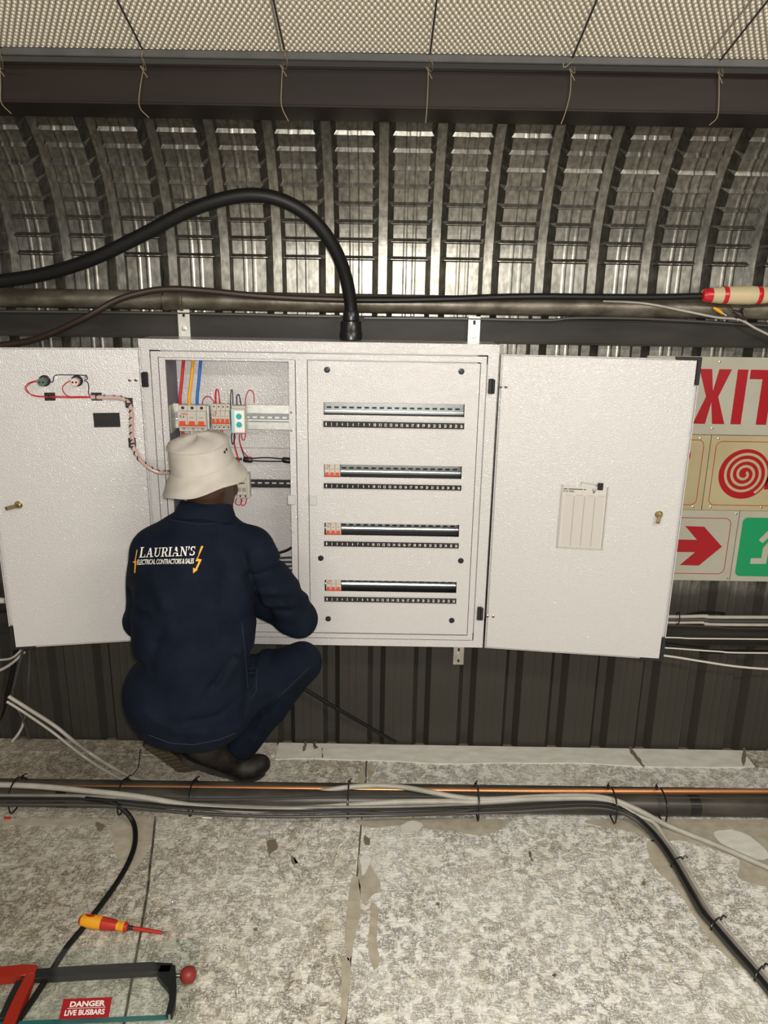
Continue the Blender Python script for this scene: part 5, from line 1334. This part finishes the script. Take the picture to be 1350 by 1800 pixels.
s.cap(J['chest'], J['neck']+Vector((0, 0, -.02)), .085, .052, .03); s.ell(J['chest'], (.140, .085, .15), .03); s.ell(J['waist'], (.14, .09, .14), .05); s.ell(J['pel'], (.150, .110, .12), .05)
for S_ in 'LR':
    s.cap(J['sh'+S_], J['el'+S_], .040, .036, .02); s.cap(J['el'+S_], J['wr'+S_], .036, .026, .02)
    s.cap(J['hip'+S_], J['kn'+S_], .075, .052, .03); s.cap(J['kn'+S_], J['an'+S_], .046, .028, .02)
    # hand: palm and five separate curled fingers, reaching into the wiring compartment
    wr = J['wr'+S_]; hd = Vector((.05 if S_ == 'L' else -.25, .72, .55)).normalized(); sdv = hd.cross(Vector((0, 0, 1))).normalized(); pn = sdv.cross(hd)
    pc = wr+hd*.055; s.cap(wr, pc, .026, .030, .012)
    s.cap(pc-sdv*.022+hd*.02, pc+sdv*.022+hd*.02, .016, .016, .012)
    for i, (o_, l_) in enumerate(((-.033, .062), (-.011, .074), (.011, .070), (.033, .054))):
        r0_ = pc+sdv*o_+hd*.030; k1_ = r0_+hd*l_*.5-pn*.006; k2_ = k1_+hd*l_*.26-pn*.020; k3_ = k2_+hd*l_*.10-pn*.022
        s.cap(r0_, k1_, .0095, .0088, .004); s.cap(k1_, k2_, .0088, .0082, .003); s.cap(k2_, k3_, .0082, .0074, .003)
    th = -1 if S_ == 'R' else 1
    t0_ = wr+hd*.022-sdv*th*.022; t1_ = t0_-sdv*th*.030+hd*.030-pn*.012; t2_ = t1_-sdv*th*.004+hd*.030-pn*.012
    s.cap(t0_, t1_, .012, .010, .006); s.cap(t1_, t2_, .010, .0085, .003)
person = sdf_obj('person', s, M['skin'], None, base, 2)
tag(person, 'crouching technician in a navy coverall and cream bucket hat, seen from behind at the cabinet', 'person')

# coverall
c = SDF(lo, hi, .0072)
c.ell(J['chest']+Vector((-.006, .0, -.02)), (.168, .118, .170), .03)
c.ell(J['chest']+Vector((-.010, .01, -.10)), (.180, .128, .150), .05)
c.ell(J['waist']+Vector((-.006, .01, -.02)), (.190, .135, .165), .06)
c.ell(J['pel']+Vector((-.010, 0, -.02)), (.206, .162, .155), .06)
c.ell(J['pel']+Vector((-.012, .0, -.105)), (.150, .130, .075), .06)
c.cap(J['chest']+Vector((0, .0, .05)), J['neck']+Vector((-.002, 0, -.036)), .11, .066, .05)
c.cap(J['shL']+Vector((.02, 0, .0)), J['neck']+Vector((-.03, 0, -.035)), .062, .050, .05)
c.cap(J['shR']+Vector((-.02, 0, 0)), J['neck']+Vector((.03, 0, -.035)), .060, .050, .05)
c.cap(J['shL']+Vector((.012, 0, -.01)), J['elL'], .068, .060, .035); c.cap(J['elL'], J['wrL'], .056, .044, .02)
c.cap(J['shR'], J['shR'].lerp(J['elR'], .55)+Vector((0, 0, .004)), .070, .062, .022)
c.cap(J['shR'].lerp(J['elR'], .45), J['elR'], .062, .054, .02); c.cap(J['elR'], J['wrR'], .055, .044, .018)
c.cap(J['elR']+Vector((-.03, 0, .0)), J['elR']+Vector((.004, 0, -.014)), .052, .050, .02)
c.cap(J['hipL'], J['knL'], .105, .078, .05)
c.cap(J['hipR']+Vector((0, .0, .0)), J['hipR'].lerp(J['knR'], .6), .098, .086, .03); c.cap(J['hipR'].lerp(J['knR'], .55), J['knR'], .086, .066, .02)
c.cap(J['knL'], J['anL']+Vector((0, 0, .04)), .072, .062, .02)
hemR = Pt(424, 1316, 2.385)
c.cap(J['knR']+Vector((.004, 0, -.004)), hemR+Vector((.0, 0, .01)), .066, .048, .02)
c.cap(J['knR'].lerp(hemR, .55), hemR, .058, .046, .02)
nrm = (hemR-J['knR']).normalized()
near_hem = (np.abs(c.X-hemR.x) < .12) & (np.abs(c.Y-hemR.y) < .10) & (c.Z < hemR.z+.10)
c.cut(hemR+nrm*.010, nrm, near_hem)
# folds pressed into the cloth
def crease(pts, amp, wd, Yd, ymax=9, ymin=-9):
    for (x0, y0), (x1, y1) in zip(pts, pts[1:]):
        a, b = Pt(x0, y0, Yd), Pt(x1, y1, Yd); ab = (b.x-a.x, b.z-a.z); L2 = ab[0]**2+ab[1]**2
        t = np.clip(((c.X-a.x)*ab[0]+(c.Z-a.z)*ab[1])/L2, 0, 1)
        dd = np.sqrt((c.X-a.x-t*ab[0])**2+(c.Z-a.z-t*ab[1])**2)
        g = 1.5*amp*np.exp(-(dd/wd)**2); c.d += np.where((c.Y < ymax) & (c.Y > ymin), g, 0)
yb = 2.03
crease([(206,1176),(228,1180),(250,1168)], .014, .010, 2.08, 2.3)
crease([(214,1060),(246,1072),(268,1070)], .010, .012, 2.10, 2.3)
crease([(430,968),(437,1010),(446,1055),(440,1100)], .008, .010, 2.10, 2.25)
crease([(446,1058),(470,1072),(505,1076)], .010, .008, 2.2)
crease([(452,1002),(485,996),(500,988)], .007, .008, 2.15)
crease([(458,1030),(490,1030),(515,1040)], -.006, .014, 2.2)
crease([(470,1055),(500,1052),(535,1066)], -.006, .012, 2.22)
crease([(408,1165),(372,1208),(352,1236)], .006, .010, yb, 2.2)
crease([(428,1120),(418,1160),(392,1205)], -.006, .014, yb, 2.2)
crease([(395,1000),(388,1060),(396,1120)], .005, .018, yb, 2.2)
crease([(262,1020),(290,1060),(300,1110)], -.005, .022, yb, 2.2)
crease([(300,1080),(275,1130),(262,1180)], .004, .014, yb, 2.2)
crease([(330,1262),(380,1258),(428,1236)], .006, .009, yb, 2.3)
crease([(262,1250),(310,1278),(360,1286)], -.004, .014, yb, 2.3)
crease([(440,1150),(436,1200),(432,1250)], .006, .008, 2.12, 2.35)
crease([(452,1130),(478,1155),(520,1150)], .006, .010, 2.25, 2.45)
crease([(470,1200),(505,1195),(540,1176)], -.006, .010, 2.3, 2.5)
crease([(440,1255),(468,1240),(490,1215)], .006, .008, 2.35, 2.5)
crease([(470,1235),(450,1285),(432,1310)], -.005, .010, 2.38, 2.5)
rg = np.random.RandomState(3)
for _ in range(9):                                   # slow irregular rumpling
    kx, ky, kz, ph = rg.uniform(-22, 22), rg.uniform(-14, 14), rg.uniform(-20, 20), rg.uniform(0, 6.28)
    c.d += .0017*np.sin(kx*c.X+ky*c.Y+kz*c.Z+ph+1.2*np.sin(9*c.Z+7*c.X+ph))
coverall = sdf_obj('coverall', c, M['navy'], person, None, 2)
dg = bpy.context.evaluated_depsgraph_get()
def bvh_of(o):
    w = world_off(o); return BVHTree.FromPolygons([v.co+w for v in o.data.vertices], [tuple(p.vertices) for p in o.data.polygons])
CB = bvh_of(coverall)
def on_back(px, py, lift=.0015):                     # where the line of sight meets the cloth
    d = ray(px, py).normalized(); h = CB.ray_cast(EYEV, d)
    if h[0] is None: return Pt(px, py, 2.05)
    n = h[1] if h[1].dot(d) < 0 else -h[1]
    return h[0]+n*lift
# collar: a stand of cloth folded over round the neck
nk = J['neck']; ax_ = Vector((.06, .30, 1)).normalized(); u_ = Vector((1, 0, 0)); u_ = (u_-ax_*u_.dot(ax_)).normalized(); v_ = ax_.cross(u_)
R = frame_m(nk+Vector((.0, .004, .004)), u_, v_, ax_)
def colw(r, z, a, j):
    front = max(0.0, math.sin(a)); return r*(1+.10*abs(math.cos(a)))*(1-.02*math.sin(5*a)), z-.018*front+.003*math.sin(3*a+j)
mb = MB(); mb.lathe([(.066, -.012), (.061, .012), (.063, .027), (.068, .029), (.076, .010), (.086, -.016), (.084, -.021), (.076, -.012), (.070, -.016), (.066, -.012)], R, 40, colw)
mb.build('collar', M['navy'], person, angle=80)
# embroidered print on the back, laid onto the cloth
def patch_on_back(name, polys, m, parent=coverall, lift=.0016):
    mb = MB()
    for poly in polys:
        vs, fs = poly; P = [on_back(x, y, lift) for x, y in vs]; mb.faces(P, fs)
    bm = mb.bm
    return mb.build(name, M[m], parent, smooth=False, recalc=False)
def serif_word():
    """the big serif word, drawn stroke by stroke in a 0..1 high box; returns polygons and total width"""
    out = []; x = 0.0; T_, t_, sf = .17, .075, .07
    def rect(x0, y0, x1, y1): out.append([(x0, y0), (x1, y0), (x1, y1), (x0, y1)])
    def para(xa, ya, xb, yb, w): out.append([(xa, ya), (xa+w, ya), (xb+w, yb), (xb, yb)])
    def serif(x0, x1, y): rect(x0, y if y < .5 else y-sf, x1, y+sf if y < .5 else y)
    def arc(cx, cy, rx, ry, a0, a1, w0, w1, n=12):
        for k in range(n):
            A = [math.radians(a0+(a1-a0)*(k+i)/n) for i in (0, 1)]; ww = [w0+(w1-w0)*math.sin(math.pi*(k+i)/n) for i in (0, 1)]
            q = []
            for a, w in zip(A, ww): q.append(((cx+rx*math.cos(a), cy+ry*math.sin(a)), (cx+(rx-w)*math.cos(a), cy+(ry-w*.8)*math.sin(a))))
            out.append([q[0][0], q[1][0], q[1][1], q[0][1]])
    def L_(x, s=1.0):
        rect(x+.10, 0, x+.10+T_, s); serif(x, x+.40, s); serif(x, x+.66, 0); rect(x+.60, 0, x+.66, .30); return .74
    def A_(x):
        para(x+.09, 0, x+.36, 1, t_); para(x+.58, 0, x+.32, 1, T_); rect(x+.22, .30, x+.60, .38); serif(x, x+.28, 0); serif(x+.46, x+.86, 0); return .88
    def U_(x):
        rect(x+.10, .30, x+.10+T_, 1); rect(x+.60, .30, x+.60+t_, 1); arc(x+.3875, .32, .2875, .32, 180, 360, t_, T_*.8); serif(x, x+.38, 1); serif(x+.50, x+.78, 1); return .84
    def R_(x):
        rect(x+.10, 0, x+.10+T_, 1); serif(x, x+.38, 0); serif(x, x+.3, 1); rect(x+.25, .93, x+.42, 1); rect(x+.25, .46, x+.44, .53)
        arc(x+.42, .73, .27, .27, -90, 90, t_, T_); para(x+.56, 0, x+.34, .48, T_); serif(x+.54, x+.80, 0); return .80
    def I_(x):
        rect(x+.10, 0, x+.10+T_, 1); serif(x, x+.37, 0); serif(x, x+.37, 1); return .42
    def N_(x):
        rect(x+.12, 0, x+.12+t_, 1); para(x+.62, 0, x+.10, 1, T_); rect(x+.66, .0, x+.66+t_, 1); serif(x, x+.30, 0); serif(x, x+.26, 1); serif(x+.56, x+.84, 1); return .88
    def S_(x):
        arc(x+.32, .75, .25, .25, 20, 255, .08, .15); arc(x+.31, .26, .28, .26, 75, -160, .08, .15); rect(x+.52, .70, x+.57, 1); rect(x+.03, 0, x+.08, .3); return .62
    x += L_(0, 1.12)
    for f_ in (A_, U_, R_, I_, A_, N_): x += f_(x)
    out.append([(x+.02, .62), (x+.08, .62), (x+.17, .86), (x+.17, 1.02), (x+.03, 1.02), (x+.03, .88), (x+.08, .86)]); x += .22
    x += S_(x); return out, x
polys, wid = serif_word()
def place(poly, bl, br, tl, tr):
    out = []
    for x, y in poly:
        a = (bl[0]+(br[0]-bl[0])*x, bl[1]+(br[1]-bl[1])*x); b = (tl[0]+(tr[0]-tl[0])*x, tl[1]+(tr[1]-tl[1])*x)
        out.append((a[0]+(b[0]-a[0])*y, a[1]+(b[1]-a[1])*y))
    return out
big = []
for p in polys:
    q = place([(x/wid, y) for x, y in p], (245.0, 980.0), (342.5, 976.5), (247.5, 964.0), (344, 960.5)); big.append((q, [tuple(range(len(q)))]))
patch_on_back('back_print', big, 'thread')
vs, fs = text_geo('ELECTRICAL CONTRACTORS & SALES', .012, .92)
ax0, ax1 = min(v[0] for v in vs), max(v[0] for v in vs); ay0, ay1 = min(v[1] for v in vs), max(v[1] for v in vs)
q = place([((v[0]-ax0)/(ax1-ax0), (v[1]-ay0)/(ay1-ay0)) for v in vs], (241.5, 992.5), (340.5, 990.5), (242.5, 983.5), (341.5, 981.5))
patch_on_back('back_print', [(q, fs)], 'thread')
def poly_sub(poly, n=4):
    out = []
    for a, b in zip(poly, poly[1:]+poly[:1]): out += [(a[0]+(b[0]-a[0])*k/n, a[1]+(b[1]-a[1])*k/n) for k in range(n)]
    return out
bolt_r = [[(353.5,960),(357.5,960.5),(347,983),(344.0,986)], [(343.5,986.5),(347,982),(354.5,983.5),(352,986.5)], [(350.5,984),(354.5,983.5),(346,1001.5),(343,1000.5)], [(339.5,997.5),(347.5,1001.5),(339.5,1007.5)]]
bolt_l = [[(241,966.5),(242.5,966.5),(239,986.5),(237,987)], [(234,987),(241,985.5),(240,989),(235,989)], [(237.5,988),(240.5,986.5),(238.8,1007),(236.5,1007)]]
for bl_ in (bolt_r, bolt_l): patch_on_back('bolt_print', [(p, [tuple(range(len(p)))]) for p in bl_], 'gold')
# stitched seams and the hip pocket
def seam(pts, r=.0013, m='navy2'):
    P = [on_back(p[0]+(q[0]-p[0])*k/6, p[1]+(q[1]-p[1])*k/6, .0006) for p, q in zip(pts, pts[1:]) for k in range(6)]
    mb = MB(); mb.tube(P, r, 5, 1); mb.build('seam', M[m], coverall)
seam([(425,1095),(430,1140),(433,1180),(436,1215)]); seam([(300,914),(350,922),(398,918)], .0011)
seam([(434,1176),(452,1174)]); seam([(434,1184),(452,1182)]); seam([(452,1174),(450,1215),(438,1232)])
seam([(262,1292),(300,1306),(340,1309),(385,1300),(420,1286)], .0016); seam([(545,1172),(510,1206),(470,1244)], .0013)
# bucket hat
hc = J['head']+Vector((-.016, -.004, .046)); hax = Vector((-.09, -.15, 1)).normalized(); u_ = Vector((1, 0, 0)); u_ = (u_-hax*u_.dot(hax)).normalized(); v_ = hax.cross(u_)
R = frame_m(hc, u_, v_, hax)
def hatw(r, z, a, j):
    w = 1+.014*math.sin(3*a+.7)+.010*math.sin(5*a+j*.5); zz = z+.085*r*math.cos(a-.15)*min(1.0, max(0.0, 1-z/.065))
    if r > .098:                                        # brim: dips behind and at the left, lifts at the right
        f = (r-.096)/.03; zz = zz-.006*f*math.sin(2*a+1.0)-.002*f*math.cos(a-math.pi)+.003*f*math.sin(5*a)
    elif z > .062: zz = z+.005*math.sin(2*a+1)+.003*math.sin(5*a+j)
    return r*w, zz
crown = [(.0004,.090),(.030,.089),(.055,.085),(.074,.077),(.083,.070),(.0865,.066),(.0875,.063),(.0885,.048),(.0905,.030),(.0925,.012),(.0935,.0),(.0945,-.006)]
mb = MB(); mb.lathe(crown+[(.0925,-.005),(.0885,.02),(.085,.055),(.070,.068),(.0004,.078)], R, 56, hatw); hat = mb.build('bucket_hat', M['hat'], person, angle=80)
brim = [(.0935,-.002)]
for k in range(1, 9): brim += [(.0935+.0040*k-.0008, -.002-.0062*k+.0004), (.0935+.0040*k, -.002-.0062*k-.0008)]
brim += [(.1262,-.0535),(.125,-.055)]+[(.092+.0040*k, -.0045-.0062*k) for k in range(8, -1, -1)]
mb = MB(); mb.lathe(brim, R, 64, hatw); mb.build('brim', M['hat'], hat, angle=80)
mb = MB(); rr = [R @ Vector((.0885*math.cos(2*math.pi*k/40), .0885*math.sin(2*math.pi*k/40), .064+.002*math.sin(2*2*math.pi*k/40+1))) for k in range(40)]
mb.tube(rr, .0016, 5, 1, True); mb.build('crown_seam', M['hat'], hat)
for a_, z_ in ((-.42, .045), (-.30, .049)):
    mb = MB(); p = R @ Vector((.0905*math.cos(a_), .0905*math.sin(a_), z_)); n_ = (R.to_3x3() @ Vector((math.cos(a_), math.sin(a_), 0))).normalized()
    mb.lathe([(.0012, 0), (.0042, 0), (.0040, .0012), (.0018, .0012), (.0012, 0)], frame_m(p, n_.orthogonal().normalized(), n_.cross(n_.orthogonal()).normalized(), n_), 10); mb.build('eyelet', M['sole_dark'], hat)
# boots
def boot(name, heel, ball, toe, shaft_top, shaft_r, lab, up=Vector((0, 0, 1))):
    fd = (ball-heel).normalized(); sd2 = fd.cross(up).normalized(); un = sd2.cross(fd).normalized()
    lo2 = [min(p[i] for p in (heel, ball, toe, shaft_top))-.10 for i in range(3)]; hi2 = [max(p[i] for p in (heel, ball, toe, shaft_top))+.10 for i in range(3)]
    b = SDF(lo2, hi2, .0055)
    b.cap(heel+un*.044, ball+un*.036, .040, .042, .01); b.cap(ball+un*.036, toe+Vector((0, 0, .036)), .042, .036, .02)
    b.ell(ball.lerp(toe, .5)+Vector((0, 0, .034)), (.052, .050, .034), .02)
    b.cap(heel.lerp(ball, .22)+un*.070, heel.lerp(ball, .55)+un*.055, .044, .042, .02)
    b.cap(heel.lerp(ball, .16)+un*.055, shaft_top, .044, shaft_r, .03)
    b.cut(heel, -un, (((b.X-ball.x)*fd.x+(b.Y-ball.y)*fd.y+(b.Z-ball.z)*fd.z) < 0)); b.cut(Vector((0, 0, .010)), nv((0, 0, -1)))
    o = sdf_obj(name, b, M['boot'], person, None, 2); o['label'] = lab
    # sole: welt, heel block and tread
    def outline(grow=0.0):
        L = (ball-heel).length; pts = []
        for t_, w_ in ((-.038, .012), (-.030, .028), (0, .037), (.05, .037), (.10, .034), (L*.75, .041), (L, .047)): pts.append((t_, w_+grow))
        return pts
    mb = MB(); pl = outline(.003); rings = []
    secs = [heel+fd*t_ for t_, _ in pl]; wd_ = [w for _, w in pl]
    tt = toe-ball; 
    for f, w in ((.35, .047), (.7, .040), (.95, .026), (1.12, .010)): secs.append(ball+tt*f); wd_.append(w+.003)
    for i, (p, w) in enumerate(zip(secs, wd_)):
        n_ = un if i < len(pl)-1 else (un+Vector((0, 0, 1))).normalized() if i == len(pl)-1 else Vector((0, 0, 1))
        hgt = .022 if i < 5 else .013
        rings.append([p-sd2*w-n_*0.004+n_*.010, p+sd2*w-n_*.004+n_*.010, p+sd2*w*.97-n_*hgt+n_*.010, p-sd2*w*.97-n_*hgt+n_*.010])
    mb.ring(rings); mb.build('sole', M['sole_dark'], o, smooth=False)
    return o, fd, sd2, un
heel = Pt(333,1336,2.33); ball = Pz(412,1376,.013); toe = Pz(452,1372,.013)
heel = Vector((heel.x, 2.335, heel.z)); ball = Vector((ball.x, 2.43, .013)); 
toe = Vector((Pz(455,1364,.03).x, 2.455, .013))
bootR, *_ = boot('boot', heel, ball, toe, Pt(392,1268,2.372), .050, 'scuffed black boot planted flat on its toe, nearer the pipes')
heelL = Pt(274,1309,2.395); ballL = Pt(332,1350,2.475); toeL = ballL+Vector((.035, .045, -.004))
upL = Vector((.25, .92, .08)).normalized()
bootL, fd, sd2, un = boot('boot', heelL, ballL, toeL, Pt(305,1262,2.41), .050, 'rear boot with its tan lugged sole turned to the viewer', upL)
mb = MB(); LL = (ballL-heelL).length
mb.ring([[heelL+fd*t_-sd2*w-un*.013, heelL+fd*t_+sd2*w-un*.013, heelL+fd*t_+sd2*w*.94-un*.016, heelL+fd*t_-sd2*w*.94-un*.016] for t_, w in ((-.034, .020), (-.02, .031), (.03, .034), (.07, .033), (LL*.7, .036), (LL, .040))]); mb.build('outsole', M['sole'], bootL, smooth=False)
for k in range(8):
    t_ = -.018+k*(LL+.01)/8; mb = MB(); p = heelL+fd*t_-un*.016; w = .027 if k < 4 else .032
    mb.box(-.0055, .0055, -w, w, -.0045, .002, .0015, M=frame_m(p, (fd+sd2*.35*(1 if k % 2 else -1)).normalized(), sd2, un)); mb.build('lug', M['sole'], bootL, smooth=False)
# elastic gusset of the near boot
